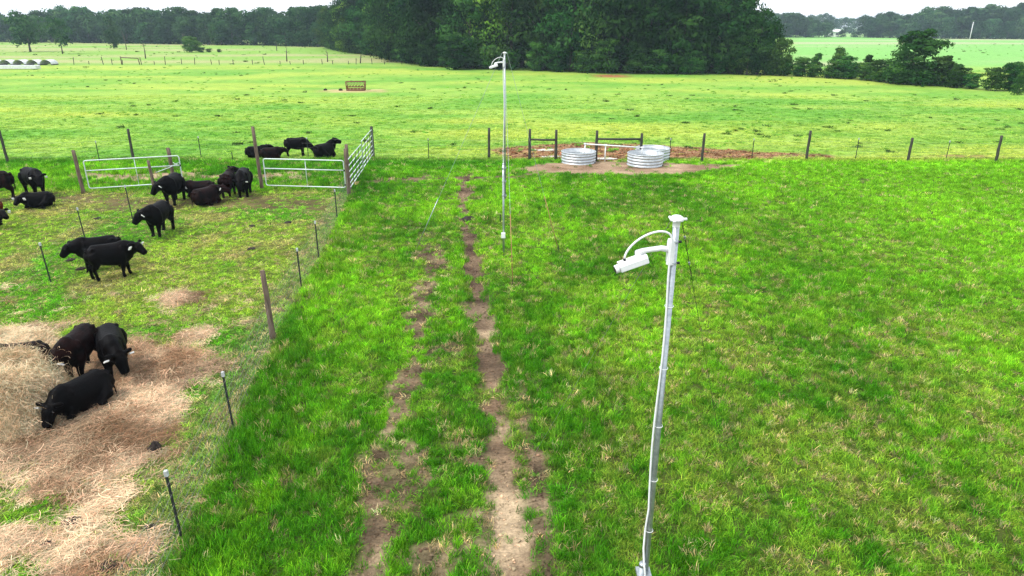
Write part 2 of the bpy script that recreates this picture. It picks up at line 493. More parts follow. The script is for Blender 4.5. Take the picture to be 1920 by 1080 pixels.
def coat(name, c1, c2, sc=2.6, top=(.03, .012, .009)):
    N = NT(name)
    tc = N.n("ShaderNodeTexCoord")
    nz = N.n("ShaderNodeTexNoise", i_Scale=sc, i_Detail=4.0, i_Roughness=.6); N.l(tc.outputs['Object'], nz.inputs['Vector'])
    rp = N.n("ShaderNodeValToRGB")
    rp.color_ramp.elements[0].position = .38; rp.color_ramp.elements[0].color = (*c1, 1)
    rp.color_ramp.elements[1].position = .68; rp.color_ramp.elements[1].color = (*c2, 1)
    N.l(nz.outputs['Fac'], rp.inputs[0])
    b = N.n("ShaderNodeBsdfPrincipled", i_Roughness=.52); b.inputs['Specular IOR Level'].default_value = .05
    hm_ = N.n("ShaderNodeMapping"); hm_.inputs['Scale'].default_value = (.5, 1.0, 1.0); N.l(tc.outputs['Object'], hm_.inputs['Vector'])
    hn = N.n("ShaderNodeTexNoise", i_Scale=26.0, i_Detail=4.0); N.l(hm_.outputs[0], hn.inputs['Vector'])
    bp = N.n("ShaderNodeBump", i_Strength=.55, i_Distance=.02); N.l(hn.outputs['Fac'], bp.inputs['Height'])
    N.l(rp.outputs[0], b.inputs['Base Color']); N.l(bp.outputs[0], b.inputs['Normal'])
    N.l(b.outputs[0], N.out.inputs['Surface'])
    return N.m
MAT['coat_black'] = coat("black_coat", (.0008, .0007, .0009), (.0030, .0020, .0021))
MAT['coat_rust'] = coat("rusty_black_coat", (.0012, .0008, .0009), (.016, .0046, .0038))
MAT['coat_red'] = coat("red_brown_coat", (.055, .012, .006), (.13, .030, .014))

# ------------------------------------------------------------------ ground
def relief(x, y):
    near = sstep(60, 34, y) * sstep(70, 35, np.abs(x))
    z = (fbm(x, y, 1.1, 201, 4) - .5) * .10 + (fbm(x, y, 5.0, 205, 3) - .5) * .10
    d, par = seg_dist(x, y, TRACK)
    z = z - .08 * sstep(.45, .15, d) + .025 * sstep(.25, .0, np.abs(d - .5))
    # ridged tyre tread across the track, close to the camera
    z = z + .012 * np.sin(y * 42 + 2.0 * np.sin(x * 9)) * sstep(.38, .2, d) * sstep(14, 9, y) * (fbm(x, y, .8, 209, 2))
    return z * near

def grow(a, step, fac, end):
    out = []
    while a < end:
        a += step; step *= fac; out.append(a)
    return out
ys = np.array([-60, -25, -8, 0, 2.0, 3.0] + list(np.arange(3.6, 39.0, .13)) + grow(39.0, .14, 1.045, 2500))
xr = np.array(list(np.arange(0.07, 13.0, .14)) + grow(13.0, .16, 1.045, 2500))
xs = np.concatenate([-xr[::-1], xr])
GX, GY = np.meshgrid(xs, ys)
gx = GX.ravel(); gy = GY.ravel()
GM = masks(gx, gy)
gz = relief(gx, gy)
soilm = np.clip(np.maximum.reduce([GM['track'], GM['rut'] * .9, GM['apron'], GM['red'] * .92, GM['feed'] * .8]), 0, 1)
gcol = grass_col(gx, gy, GM)
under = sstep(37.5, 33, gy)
gcol = lerp(gcol, gcol * .16 + C(.040, .032, .014) * .8, under)  # ground colour darkened to imitate shadow between the near grass blades
gcol = lerp(gcol, lerp(C(.055, .045, .018), C(.17, .135, .055), fbm(gx, gy, .7, 221, 3)), np.clip(GM['mud'] * .95, 0, 1))  # gate mud, its colour darkened further for the shade beneath the cattle
gcol = lerp(gcol, lerp(C(.20, .13, .08), C(.46, .35, .22), fbm(gx, gy, .6, 223, 3)), np.clip(GM['mud2'], 0, 1))
gcol = lerp(gcol, soil_col(gx, gy, GM), soilm)
hayc = lerp(C(.21, .125, .068), C(.60, .435, .27), np.clip((fbm(gx, gy, .55, 231, 4) - .3) * 2.5, 0, 1))
gcol = lerp(gcol, hayc, GM['hay'])
redp = sstep(1.1, .6, np.hypot((gx - 14.6) / 4.5, (gy - 105.2) / 2.2))
gcol = lerp(gcol, C(.34, .11, .06), redp)
nx_, ny_ = len(xs), len(ys)
idx = np.arange(nx_ * ny_).reshape(ny_, nx_)
quads = np.stack([idx[:-1, :-1], idx[:-1, 1:], idx[1:, 1:], idx[1:, :-1]], -1).reshape(-1, 4)
fm_track = np.maximum(GM['track'], GM['rut'] * .7)[quads].mean(1)
fm_apr = GM['apron'][quads].mean(1)
fcx = gx[quads].mean(1); fcy = gy[quads].mean(1)
which = np.zeros(len(quads), dtype=int)
which[(fm_track > .5) & (fcy < 33.6)] = 1
which[fm_apr > .5] = 2
def sub_ground(name, k, mat):
    q = quads[which == k]
    used, inv = np.unique(q, return_inverse=True)
    me = np_mesh(name, np.stack([gx[used], gy[used], gz[used]], -1), inv.reshape(-1, 4))
    a = me.attributes.new('gcol', 'FLOAT_COLOR', 'POINT')
    a.data.foreach_set('color', np.concatenate([np.clip(gcol[used], 0, 1), np.ones((len(used), 1))], 1).astype(np.float32).ravel())
    smooth(me)
    o = link_mesh(name, me, None, mat)
    o["kind"] = "structure"
    return o
sub_ground("ground", 0, MAT['ground'])
sub_ground("dirt_path", 1, MAT['dirt'])
sub_ground("sandy_ground", 2, MAT['dirt'])

def gz1(x, y):
    return float(relief(np.array([float(x)]), np.array([float(y)]))[0])

# ------------------------------------------------------------------ scattering (geometry nodes)
def scatter(name, protos, P, rot, scl, pidx, colr, mat):
    """one 'stuff' object: proto tufts plus points that carry their turn, size, kind and colour"""
    vv = []; ff = []; pk = []; bvs = []; b = 0
    for k, (v, f, bv) in enumerate(protos):
        vv.append(v); ff.append(f + b); pk.append(np.full(len(v), k)); bvs.append(bv); b += len(v)
    vv.append(P); pk.append(np.full(len(P), -1)); bvs.append(np.zeros(len(P)))
    me = np_mesh(name, np.concatenate(vv), np.concatenate(ff))
    nP = b
    def attr(nm, typ, key, arr):
        a = me.attributes.new(nm, typ, 'POINT'); a.data.foreach_set(key, np.ascontiguousarray(arr).ravel())
    z3 = np.zeros((nP, 3))
    attr('proto', 'INT', 'value', np.concatenate(pk).astype(np.int32))
    attr('bv', 'FLOAT', 'value', np.concatenate(bvs).astype(np.float32))
    attr('turn', 'FLOAT_VECTOR', 'vector', np.concatenate([z3, rot]).astype(np.float32))
    attr('size', 'FLOAT_VECTOR', 'vector', np.concatenate([z3, scl]).astype(np.float32))
    attr('pick', 'INT', 'value', np.concatenate([np.zeros(nP), pidx]).astype(np.int32))
    attr('col', 'FLOAT_COLOR', 'color', np.concatenate([np.zeros((nP, 4)), np.concatenate([np.clip(colr, 0, 1), np.ones((len(P), 1))], 1)]).astype(np.float32))
    o = link_mesh(name, me, None, mat)
    t = bpy.data.node_groups.new(name + "_scatter", 'GeometryNodeTree')
    t.interface.new_socket("Geometry", in_out='INPUT', socket_type='NodeSocketGeometry')
    t.interface.new_socket("Geometry", in_out='OUTPUT', socket_type='NodeSocketGeometry')
    N = t.nodes; L = t.links
    gi = N.new("NodeGroupInput"); go = N.new("NodeGroupOutput")
    def na(nm, dt):
        n = N.new("GeometryNodeInputNamedAttribute"); n.data_type = dt; n.inputs['Name'].default_value = nm; return n
    pa = na('proto', 'INT')
    def sep(k):
        c = N.new("FunctionNodeCompare"); c.data_type = 'INT'; c.operation = 'EQUAL'
        L.new(pa.outputs['Attribute'], c.inputs[2]); c.inputs[3].default_value = k
        s = N.new("GeometryNodeSeparateGeometry"); s.domain = 'POINT'
        L.new(gi.outputs[0], s.inputs[0]); L.new(c.outputs[0], s.inputs[1])
        return s.outputs[0]
    g2i = N.new("GeometryNodeGeometryToInstance")
    for k in range(len(protos)): L.new(sep(k), g2i.inputs[0])
    m2p = N.new("GeometryNodeMeshToPoints"); L.new(sep(-1), m2p.inputs[0])
    iop = N.new("GeometryNodeInstanceOnPoints")
    L.new(m2p.outputs[0], iop.inputs['Points']); L.new(g2i.outputs[0], iop.inputs['Instance'])
    iop.inputs['Pick Instance'].default_value = True
    L.new(na('pick', 'INT').outputs['Attribute'], iop.inputs['Instance Index'])
    e2r = N.new("FunctionNodeEulerToRotation"); L.new(na('turn', 'FLOAT_VECTOR').outputs['Attribute'], e2r.inputs[0])
    L.new(e2r.outputs[0], iop.inputs['Rotation'])
    L.new(na('size', 'FLOAT_VECTOR').outputs['Attribute'], iop.inputs['Scale'])
    L.new(iop.outputs[0], go.inputs[0])
    md = o.modifiers.new("scatter", 'NODES'); md.node_group = t
    o["kind"] = "stuff"
    return o

def blade_tuft(nb, seed, width=.034, rad=.45, lean=.5):
    r = np.random.default_rng(seed); V = []; F = []; B = []
    for i in range(nb):
        a = r.uniform(0, 2 * math.pi); q = rad * math.sqrt(r.uniform(0, 1))
        bx, by = q * math.cos(a), q * math.sin(a)
        la = r.uniform(0, 2 * math.pi); ll = lean * r.uniform(.3, 1.3); h = r.uniform(.55, 1.05); w = width * r.uniform(.7, 1.3)
        dx, dy = math.cos(la), math.sin(la); pa = r.uniform(0, math.pi); px, py = math.cos(pa) * w, math.sin(pa) * w
        b = len(V)
        for t, ww in ((0, 1), (.45, .9), (.8, .55)):
            off = ll * t * t; z = h * (t - .18 * t * t * ll)
            V += [(bx + dx * off - px * ww, by + dy * off - py * ww, z), (bx + dx * off + px * ww, by + dy * off + py * ww, z)]
        V.append((bx + dx * ll, by + dy * ll, h * (1 - .25 * ll)))
        F += [(b, b + 1, b + 3), (b, b + 3, b + 2), (b + 2, b + 3, b + 5), (b + 2, b + 5, b + 4), (b + 4, b + 5, b + 6)]
        B += [r.uniform(0, 1)] * 7
    return np.array(V), np.array(F), np.array(B)

def straw_clump(ns, seed, width=.02):
    r = np.random.default_rng(seed); V = []; F = []; B = []
    for i in range(ns):
        x0, y0 = r.normal(0, .38, 2); a = r.normal(0, 1.1); ln = r.uniform(.22, .75); bend = r.normal(0, .35)
        z0 = r.uniform(.0, .28); dz = r.normal(0, .12); bow = r.uniform(0, .10)
        b = len(V); w = width * r.uniform(.7, 1.4)
        for t in (0, .33, .66, 1.0):
            aa = a + bend * (t - .5)
            x = x0 + ln * (t - .5) * math.cos(aa); y = y0 + ln * (t - .5) * math.sin(aa); z = z0 + dz * (t - .5) + bow * (1 - (2 * t - 1) ** 2)
            n = (-math.sin(aa) * w, math.cos(aa) * w)
            V += [(x - n[0], y - n[1], z), (x + n[0], y + n[1], z + w * .8)]
        for s_ in range(3):
            q = b + 2 * s_
            F += [(q, q + 1, q + 3), (q, q + 3, q + 2)]
        B += [r.uniform(0, 1)] * 8
    return np.array(V), np.array(F), np.array(B)

TUFTS = [blade_tuft(24, 300 + i, .023) for i in range(6)]
STRAW = [straw_clump(84, 400 + i, .0060) for i in range(6)]

def field_points(y0, y1, dens, margin=3.0):
    """random points over the part of the ground the camera could see; dens(y) per square metre"""
    P = []
    for a in np.arange(y0, y1, 1.0):
        b = min(a + 1.0, y1)
        hw = .75 * (b * .934 + 2.47) + margin
        n = rng.poisson(2 * hw * (b - a) * dens((a + b) / 2))
        P.append(np.stack([rng.uniform(-hw, hw, n), rng.uniform(a, b, n)], -1))
    return np.concatenate(P)

def instance_arrays(p, sx, sz, tilt=.18):
    n = len(p)
    rot = np.stack([rng.normal(0, tilt, n), rng.normal(0, tilt, n), rng.uniform(0, 6.28, n)], -1)
    scl = np.stack([sx, sx, sz], -1)
    return rot, scl

# tall sward in the lane, grazed sward in the pen
p = field_points(3.6, 38.2, lambda y: np.interp(y, [4, 12, 22, 38], [190, 150, 75, 40]))
M = masks(p[:, 0], p[:, 1])
bare = np.maximum.reduce([M['track'] * .99, M['rut'] * .86, M['apron'] * .97, M['red'] * .9, M['hay'] * .985, M['mud'] * .72, M['mud2'] * .85])
keep = rng.uniform(0, 1, len(p)) > bare
p = p[keep]; M = {k: v[keep] for k, v in M.items()}
n = len(p)
hgt_n = fbm(p[:, 0], p[:, 1], 1.5, 241, 3)
sz = np.interp(hgt_n, [.3, .7], [.105, .165]) * (1 - .58 * M['pen']) * (1 - .3 * M['far'])
side = sstep(1.8, .2, p[:, 0] - fence_x(p[:, 1])) * (1 - M['pen'])
sz = sz * (1 + .45 * side) * (1 - .35 * M['rut']) * rng.uniform(.7, 1.3, n)
yel = yellow(p[:, 0], p[:, 1])
sz = sz * (1 - .35 * yel)
sz = sz * (1 + .6 * M['strip'])
sx = np.interp(p[:, 1], [4, 14, 38], [.15, .19, .30]) * rng.uniform(.75, 1.3, n)
gc = grass_col(p[:, 0], p[:, 1], M, rng.normal(0, .16, n))
dead = rng.uniform(0, 1, n) < (.04 + .13 * yel + .12 * M['pen'] + .3 * M['rut'] + .14 * M['strip'])
gc = np.where(dead[:, None], C(.60, .50, .24) * rng.uniform(.6, 1.15, n)[:, None], gc)
gc = gc * (rng.uniform(.45, 1.10, n) + .95 * rng.uniform(0, 1, n) ** 3)[:, None]  # random tuft tone, spread wide to stand in for shadows and highlights
rot, scl = instance_arrays(p, sx, sz)
P3 = np.column_stack([p, relief(p[:, 0], p[:, 1]) - .01])
g = scatter("grass", TUFTS, P3, rot, scl, rng.integers(0, 6, n), gc, MAT['blade'])
tag(g, "tall green grass of the lane and yellower cropped grass of the cattle pen", "grass")

# short pasture beyond the far fence
p = field_points(38.0, 75.0, lambda y: np.interp(y, [38, 50, 75], [11, 6, 2.5]))
M = masks(p[:, 0], p[:, 1])
keep = rng.uniform(0, 1, len(p)) > np.maximum(M['red'] * .93, M['apron'])
p = p[keep]; M = {k: v[keep] for k, v in M.items()}; n = len(p)
gc = grass_col(p[:, 0], p[:, 1], M, rng.normal(0, .2, n)) * rng.uniform(1.15, 1.6, n)[:, None]
sx = rng.uniform(.45, .8, n); sz = rng.uniform(.03, .075, n)
rot, scl = instance_arrays(p, sx, sz, .1)
P3 = np.column_stack([p, relief(p[:, 0], p[:, 1]) - .005])
g = scatter("pasture_grass", TUFTS, P3, rot, scl, rng.integers(0, 6, n), gc, MAT['blade'])
tag(g, "short pale green pasture grass beyond the far post fence", "grass")

# darker tussocks and weeds dotted over the pasture
p = field_points(40.0, 128.0, lambda y: np.interp(y, [40, 70, 128], [.6, .22, .05]))
cl = fbm(p[:, 0], p[:, 1], 9, 251, 3)
keep = rng.uniform(0, 1, len(p)) < sstep(.36, .62, cl) + .15
p = p[keep]
q = field_points(125, 300, lambda y: .012); q = q[(q[:, 0] < -.20 * q[:, 1]) | (q[:, 0] > .42 * q[:, 1])]
p = np.concatenate([p, q]); n = len(p)
far_ = p[:, 1] > 125
big = rng.uniform(0, 1, n) < .10
sx = rng.uniform(.16, .42, n) * (1 + .5 * far_) * (1 + .5 * big); sz = rng.uniform(.05, .12, n) * (1 + .9 * far_) * (1 + .8 * big)
gc = np.where(big[:, None], C(.08, .15, .03), C(.17, .40, .045)) * rng.uniform(.6, 1.4, n)[:, None]
rot, scl = instance_arrays(p, sx, sz, .1)
g = scatter("pasture_weeds", [blade_tuft(34, 350 + i, .06, .6, .6) for i in range(4)], np.column_stack([p, relief(p[:, 0], p[:, 1])]), rot, scl, rng.integers(0, 4, n), gc, MAT['weed'])
tag(g, "dark green tussocks and weeds dotted over the pale pasture", "weeds")

# crumbs and clods of soil on the track and in the ruts
def crumb(seed):
    r = np.random.default_rng(seed)
    t = (1 + 5 ** .5) / 2
    V = np.array([(-1, t, 0), (1, t, 0), (-1, -t, 0), (1, -t, 0), (0, -1, t), (0, 1, t), (0, -1, -t), (0, 1, -t), (t, 0, -1), (t, 0, 1), (-t, 0, -1), (-t, 0, 1)]) / 1.9
    F = np.array([(0, 11, 5), (0, 5, 1), (0, 1, 7), (0, 7, 10), (0, 10, 11), (1, 5, 9), (5, 11, 4), (11, 10, 2), (10, 7, 6), (7, 1, 8), (3, 9, 4), (3, 4, 2), (3, 2, 6), (3, 6, 8), (3, 8, 9), (4, 9, 5), (2, 4, 11), (6, 2, 10), (8, 6, 7), (9, 8, 1)])
    V = V * r.uniform(.6, 1.3, (12, 1)) * np.array([1, 1, .6])
    return V, F, np.full(12, r.uniform(0, 1))
p = np.stack([rng.uniform(-4, 1.6, 42000), rng.uniform(4, 34, 42000)], -1)
q = np.stack([rng.uniform(-1, 18, 9000), rng.uniform(33.5, 43.5, 9000)], -1)
p = np.concatenate([p, q])
M = masks(p[:, 0], p[:, 1])
keep = rng.uniform(0, 1, len(p)) < np.maximum.reduce([M['track'] * .8, M['rut'] * .8, M['red'] * .9, M['apron'] * .25])
p = p[keep]; M = {k: v[keep] for k, v in M.items()}; n = len(p)
sx = rng.uniform(.008, .022, n) * np.where(rng.uniform(0, 1, n) < .08, 2.0, 1.0) * (1 + 1.6 * M['red'])
gc = soil_col(p[:, 0], p[:, 1], M) * rng.uniform(.55, 1.35, n)[:, None]
rot, scl = instance_arrays(p, sx, sx * .8, .5)
g = scatter("soil_crumbs", [crumb(i) for i in range(5)], np.column_stack([p, relief(p[:, 0], p[:, 1]) + sx * .2]), rot, scl, rng.integers(0, 5, n), gc, MAT['hay'])
tag(g, "crumbs and clods of brown soil on the dirt track", "soil")

# hay litter spread over the pen floor
p = np.stack([rng.uniform(-16, -4.6, 20000), rng.uniform(5.5, 18, 20000)], -1)
M = masks(p[:, 0], p[:, 1])
keep = rng.uniform(0, 1, len(p)) < M['hay'] * (.75 + .25 * rng.uniform(0, 1, len(p))) + .012 * M['pen']
p = p[keep]; n = len(p)
t = fbm(p[:, 0], p[:, 1], .8, 261, 3)
gc = lerp(C(.35, .21, .118), C(.90, .67, .44), np.clip((t - .32) * 2.6 + rng.normal(0, .2, n), 0, 1)) * rng.uniform(.6, 1.25, n)[:, None]
gc = lerp(gc, C(.13, .075, .042), sstep(.56, .66, fbm(p[:, 0], p[:, 1], .9, 267, 3)) * .5)
flow = fbm(p[:, 0], p[:, 1], 2.0, 265, 2) * 5
rot = np.stack([rng.normal(0, .15, n), rng.normal(0, .15, n), flow + rng.normal(0, .7, n)], -1)
s_ = rng.uniform(.22, .42, n)
scl = np.stack([s_, s_, s_ * .5], -1)
g = scatter("loose_hay", STRAW, np.column_stack([p, relief(p[:, 0], p[:, 1]) + .0]), rot, scl, rng.integers(0, 6, n), gc, MAT['hay'])
tag(g, "tan loose hay trampled over the ground of the cattle pen", "hay")

# ------------------------------------------------------------------ trees
LEAF = {
    'wood': foliage_mat("dark_wood_leaf", False, (.019, .064, .013), .15, .85, per_object=True),  # wide random lobe tone stands in for lit clumps
    'light': foliage_mat("light_wood_leaf", False, (.062, .160, .020), .18, .65, per_object=True),  # pale leaf green, brightened to stand in for sunlit crowns
    'far': foliage_mat("far_tree_leaf", False, (.030, .082, .026), .15, .6, per_object=True),
    'hedge': foliage_mat("hedge_leaf", False, (.034, .105, .020), .15, .6, per_object=True),
}
def crown_mesh(name, seed, lobes, leaves, prof, leaf=.03, skirt=0.0, mat=None, rough=.55):
    """unit tree crown: leaf faces spread over many uneven lobes. prof(z) = radius at height z (0..1)"""
    r = np.random.default_rng(seed)
    cz = r.uniform(0.06 if skirt else .22, .95, lobes)
    ang = r.uniform(0, 2 * math.pi, lobes)
    pr = np.array([prof(z) for z in cz])
    q = pr * np.sqrt(r.uniform(.08, 1.0, lobes)) * r.uniform(.75, 1.18, lobes)
    cx, cy_ = q * np.cos(ang), q * np.sin(ang)
    lr = (.06 + .12 * pr / max(pr.max(), .01)) * r.uniform(.55, 1.5, lobes) * (rough + .45)
    k = r.integers(0, lobes, leaves)
    d = r.normal(0, 1, (leaves, 3)); d /= np.linalg.norm(d, axis=1)[:, None]
    d[:, 2] = np.where(r.uniform(0, 1, leaves) < .65, np.abs(d[:, 2]), d[:, 2])
    rad = lr[k] * (1 - .45 * r.uniform(0, 1, leaves) ** 2) * r.uniform(.85, 1.25, leaves)
    c = np.stack([cx[k], cy_[k], cz[k]], -1) + d * rad[:, None] * np.array([1, 1, .72])
    nrm = d + r.normal(0, .34, (leaves, 3)); nrm /= np.linalg.norm(nrm, axis=1)[:, None]
    u = np.cross(nrm, r.normal(0, 1, (leaves, 3))); u /= np.linalg.norm(u, axis=1)[:, None]
    v = np.cross(nrm, u)
    s = leaf * r.uniform(.55, 1.35, leaves)[:, None]
    V = np.stack([c - u * s, c + v * s * .55 + nrm * s * .15, c + u * s, c - v * s * .55 + nrm * s * .15], 1).reshape(-1, 3)
    F = np.arange(leaves * 4).reshape(-1, 4)
    me = np_mesh(name, V, F)
    a = me.attributes.new('bv', 'FLOAT', 'POINT')
    lobe_v = r.uniform(0, 1, lobes)
    bv = np.clip(lobe_v[k] * .7 + r.uniform(0, 1, leaves) * .3, 0, 1)
    a.data.foreach_set('value', np.repeat(bv, 4).astype(np.float32))
    me.materials.append(mat)
    return me

def trunk_mesh(name, seed, h=.75, r0=.022, limbs=6):
    r = random.Random(seed); m = MB()
    pts = [(0, 0, -.01)]; x = y = 0
    for i in range(1, 7):
        x += r.uniform(-.012, .012); y += r.uniform(-.012, .012)
        pts.append((x, y, h * i / 6))
    m.tube(pts, [r0 * 1.35] + [r0 * (1 - .13 * i) for i in range(1, 7)], 7)
    for i in range(limbs):
        z = h * r.uniform(.35, .95); a = r.uniform(0, 6.28); l = r.uniform(.12, .26)
        b = Vector(pts[min(6, int(z / h * 6))]); b.z = z
        e = b + Vector((math.cos(a) * l, math.sin(a) * l, l * r.uniform(.4, .9)))
        mid = (b + e) / 2 + Vector((0, 0, -.015))
        m.tube([b, mid, e], [r0 * .45, r0 * .3, r0 * .12], 5)
    return m.mesh(name, MAT['bark'], True)

def dome(z): return .36 * math.sqrt(max(0.02, 1 - ((z - .55) / .50) ** 2))
def tall(z): return .24 * math.sqrt(max(0.03, 1 - ((z - .52) / .54) ** 2))
def cone(z): return .03 + .27 * (1 - z) ** .75
def spread(z): return .46 * math.sqrt(max(0.02, 1 - ((z - .62) / .42) ** 2))
def full(z): return .40 * math.sqrt(max(0.04, 1 - ((z - .38) / .64) ** 2))
CR = {
    'w0': crown_mesh("crown", 1, 36, 6500, full, .024, 1, LEAF['wood']),
    'w1': crown_mesh("crown", 2, 34, 6500, dome, .026, 1, LEAF['wood']),
    'w2': crown_mesh("crown", 3, 38, 6500, tall, .022, 1, LEAF['wood']),
    'w3': crown_mesh("crown", 4, 55, 6000, cone, .022, 1, LEAF['wood']),
    'l0': crown_mesh("crown", 5, 34, 6000, full, .024, 1, LEAF['light']),
    'l1': crown_mesh("crown", 6, 34, 6000, tall, .022, 1, LEAF['light']),
    'f0': crown_mesh("crown", 7, 34, 2200, dome, .040, 0, LEAF['far']),
    'f1': crown_mesh("crown", 8, 34, 2200, tall, .036, 1, LEAF['far']),
    'f2': crown_mesh("crown", 9, 38, 2400, full, .040, 1, LEAF['far']),
    'f3': crown_mesh("crown", 10, 26, 1500, spread, .040, 0, LEAF['far']),
    'h0': crown_mesh("crown", 11, 46, 4200, full, .034, 1, LEAF['hedge']),
    'h1': crown_mesh("crown", 12, 40, 3600, dome, .036, 1, LEAF['hedge']),
    'h2': crown_mesh("crown", 13, 34, 3000, cone, .034, 1, LEAF['hedge']),
    'pine': crown_mesh("crown", 14, 60, 6500, lambda z: .54 * (1 - z ** 2.2) ** .6 * (.86 + .14 * math.sin(z * 21)), .026, 1, LEAF['hedge'], .35),
}
TR = {'a': trunk_mesh("trunk", 1), 'b': trunk_mesh("trunk", 2, .7, .028), 'c': trunk_mesh("trunk", 3, .85, .016, 4), 's': trunk_mesh("trunk", 4, .6, .02, 8)}

def tree(name, label, cat, x, y, h, w, crown, trunk='a', group=None, rz=None):
    o = empty(name, (x, y, gz1(x, y)), random.uniform(0, 6.28) if rz is None else rz)
    link_mesh("trunk", TR[trunk], o).scale = (h, h, h)
    link_mesh("crown", CR[crown], o).scale = (w, w, h)
    tag(o, label, cat, group)
    return o

rt = random.Random(21)
def along(pts, step, jx=1.0, jy=1.0):
    out = []; carry = 0
    for (a, b) in zip(pts[:-1], pts[1:]):
        L_ = math.hypot(b[0] - a[0], b[1] - a[1]); t = carry
        while t < L_:
            k = t / L_
            out.append((a[0] + (b[0] - a[0]) * k + rt.uniform(-jx, jx), a[1] + (b[1] - a[1]) * k + rt.uniform(-jy, jy)))
            t += step * rt.uniform(.8, 1.2)
        carry = t - L_
    return out
EDGE = [(-59, 236), (-50, 212), (-34, 179), (-24, 152), (-15.5, 132), (-1, 121), (11.6, 113), (23.5, 110.5), (34, 110)]
def edge_h(x):
    return np.interp(x, [-60, -45, -34, -22, -14, 0, 20, 30, 34, 37, 39], [13, 14.5, 15, 15, 14.5, 15, 15.5, 15, 13, 10, 7])
def nth(i, n):
    w = ["leftmost", "second", "third", "fourth", "fifth", "sixth", "seventh", "eighth", "ninth", "tenth"]
    return w[i] if i < 10 else str(i + 1) + ("st" if i % 10 == 0 else "nd" if i % 10 == 1 else "rd" if i % 10 == 2 else "th")
FRONT = along(EDGE, 4.6, 1.0, 1.2)
for i, (x, y) in enumerate(FRONT):
    h = float(edge_h(x)) * rt.uniform(.72, 1.0)
    lightish = (x < -25 and rt.random() < .55) or rt.random() < .10
    k = rt.choice(['l0', 'l1']) if lightish else rt.choice(['w0', 'w1', 'w2', 'w0', 'w3'])
    tree("woodland_tree", ("pale green" if lightish else "dark green") + " tree, " + nth(i, len(FRONT)) + " from the left along the central wood's front edge", "tree", x, y + 2, h, h * rt.uniform(.75, 1.0), k, rt.choice('abc'), "trees on the front edge of the central wood")
for row, (dy, step, fac) in enumerate([(8, 5.6, 1.12), (16, 6.6, 1.2)]):
    pts = [(x + (2 if x < 0 else 0) + dy * .25, y + dy) for x, y in EDGE]
    for (x, y) in along(pts, step, 1.6, 1.8):
        h = float(edge_h(x - dy * .25)) * fac * rt.uniform(.85, 1.08)
        k = rt.choice(['w0', 'w1', 'w2', 'l1', 'w3', 'l0'])  # pale crowns mixed in as colour for the lit tops
        tree("woodland_tree", "tall tree rising behind the front row of the central wood", "tree", x, y, h, h * rt.uniform(.7, .95), k, rt.choice('abc'), "trees inside the central wood")
# right flank of the wood
for (x, y) in along([(36.2, 109), (36, 120), (42, 142), (50, 168)], 3.6, .8, 1.0):
    h = rt.uniform(9, 11) if y < 116 else rt.uniform(12, 14)
    tree("woodland_tree", "dark tree on the right-hand flank of the central wood", "tree", x - 1.5, y, h, h * .8, rt.choice(['w0', 'w2', 'w3']), rt.choice('ab'), "trees on the right flank of the central wood")
for i, (x, y, h, w, k) in enumerate([(37.2, 108.6, 9.2, 7.4, 'w2'), (38.6, 109.4, 7.2, 6.2, 'w0'), (35.4, 107.8, 6.5, 6.0, 'w0')]):
    tree("woodland_tree", ["dark tree stepping down at the wood's right-hand corner", "lower dark tree at the very corner of the wood beside the hedge", "bushy dark tree in front of the wood's right-hand corner"][i], "tree", x, y, h, w, k, 'a')
# undergrowth at the foot of the wood
for i, (x, y) in enumerate(along(EDGE + [(38, 109.5)], 3.9, .8, .4)):
    h = rt.uniform(2.2, 5.2)
    tree("understorey_bush", "low dark bush, " + nth(i, 50) + " from the left along the foot of the central wood", "bush", x, y - .8, h, h * rt.uniform(.9, 1.35), rt.choice(['h0', 'h1', 'h0', 'w0']), 's', "bushes at the foot of the central wood")
tree("understorey_bush", "big rounded blue-green bush standing out at the foot of the central wood", "bush", -9.6, 121.5, 5.6, 8.2, 'h1', 's')
# far tree line on the left
for row, (dy, fac) in enumerate([(0, .82), (7, 1.0), (15, 1.12)]):
    for i, (x, y) in enumerate(along([(-330, 372 + dy), (-260, 345 + dy), (-202, 322 + dy), (-150, 300 + dy), (-91, 270 + dy), (-62, 250 + dy)], 6.0 + row * .6, 1.8, 2)):
        h = 11.6 * fac * rt.uniform(.72, 1.14)
        k = rt.choice(['f0', 'f2', 'f2', 'f2', 'f1'])
        tree("far_tree", ("hazy tree, " + nth(i, 50) + " from the left in the front of the far left tree line") if row == 0 else "hazy tree crown behind the front of the far left tree line", "tree", x, y, h, h * rt.uniform(.85, 1.15), k, rt.choice('abc'), "trees of the far left tree line")
# far tree line on the right
for row, (dy, fac) in enumerate([(0, .72), (9, 1.0), (20, 1.15)]):
    for i, (x, y) in enumerate(along([(150, 474 + dy), (180, 462 + dy), (206, 468 + dy)], 6.6, 2, 2.5) + along([(229, 452 + dy), (250, 420 + dy), (290, 402 + dy), (345, 392 + dy)], 6.4, 2, 2.5)):
        h = float(np.interp(x, [150, 185, 206, 229, 250, 345], [13.0, 13.2, 10.0, 11.5, 14.5, 16.5])) * fac * rt.uniform(.8, 1.12)
        tree("far_tree", ("blue hazy tree, " + nth(i, 50) + " from the left in the front of the far right tree line") if row == 0 else "blue hazy tree crown behind the front of the far right tree line", "tree", x, y, h, h * rt.uniform(.9, 1.2), rt.choice(['f0', 'f2', 'f2', 'f2']), rt.choice('abc'), "trees of the far right tree line")
for (x, y) in along([(140, 690), (260, 690), (400, 680), (520, 670)], 8.5, 3, 4):
    h = rt.uniform(13, 18)
    tree("distant_tree", "pale distant tree seen through the gap in the right tree line", "tree", x, y, h, h * .9, rt.choice(['f0', 'f2']), 'a', "most distant trees on the right")
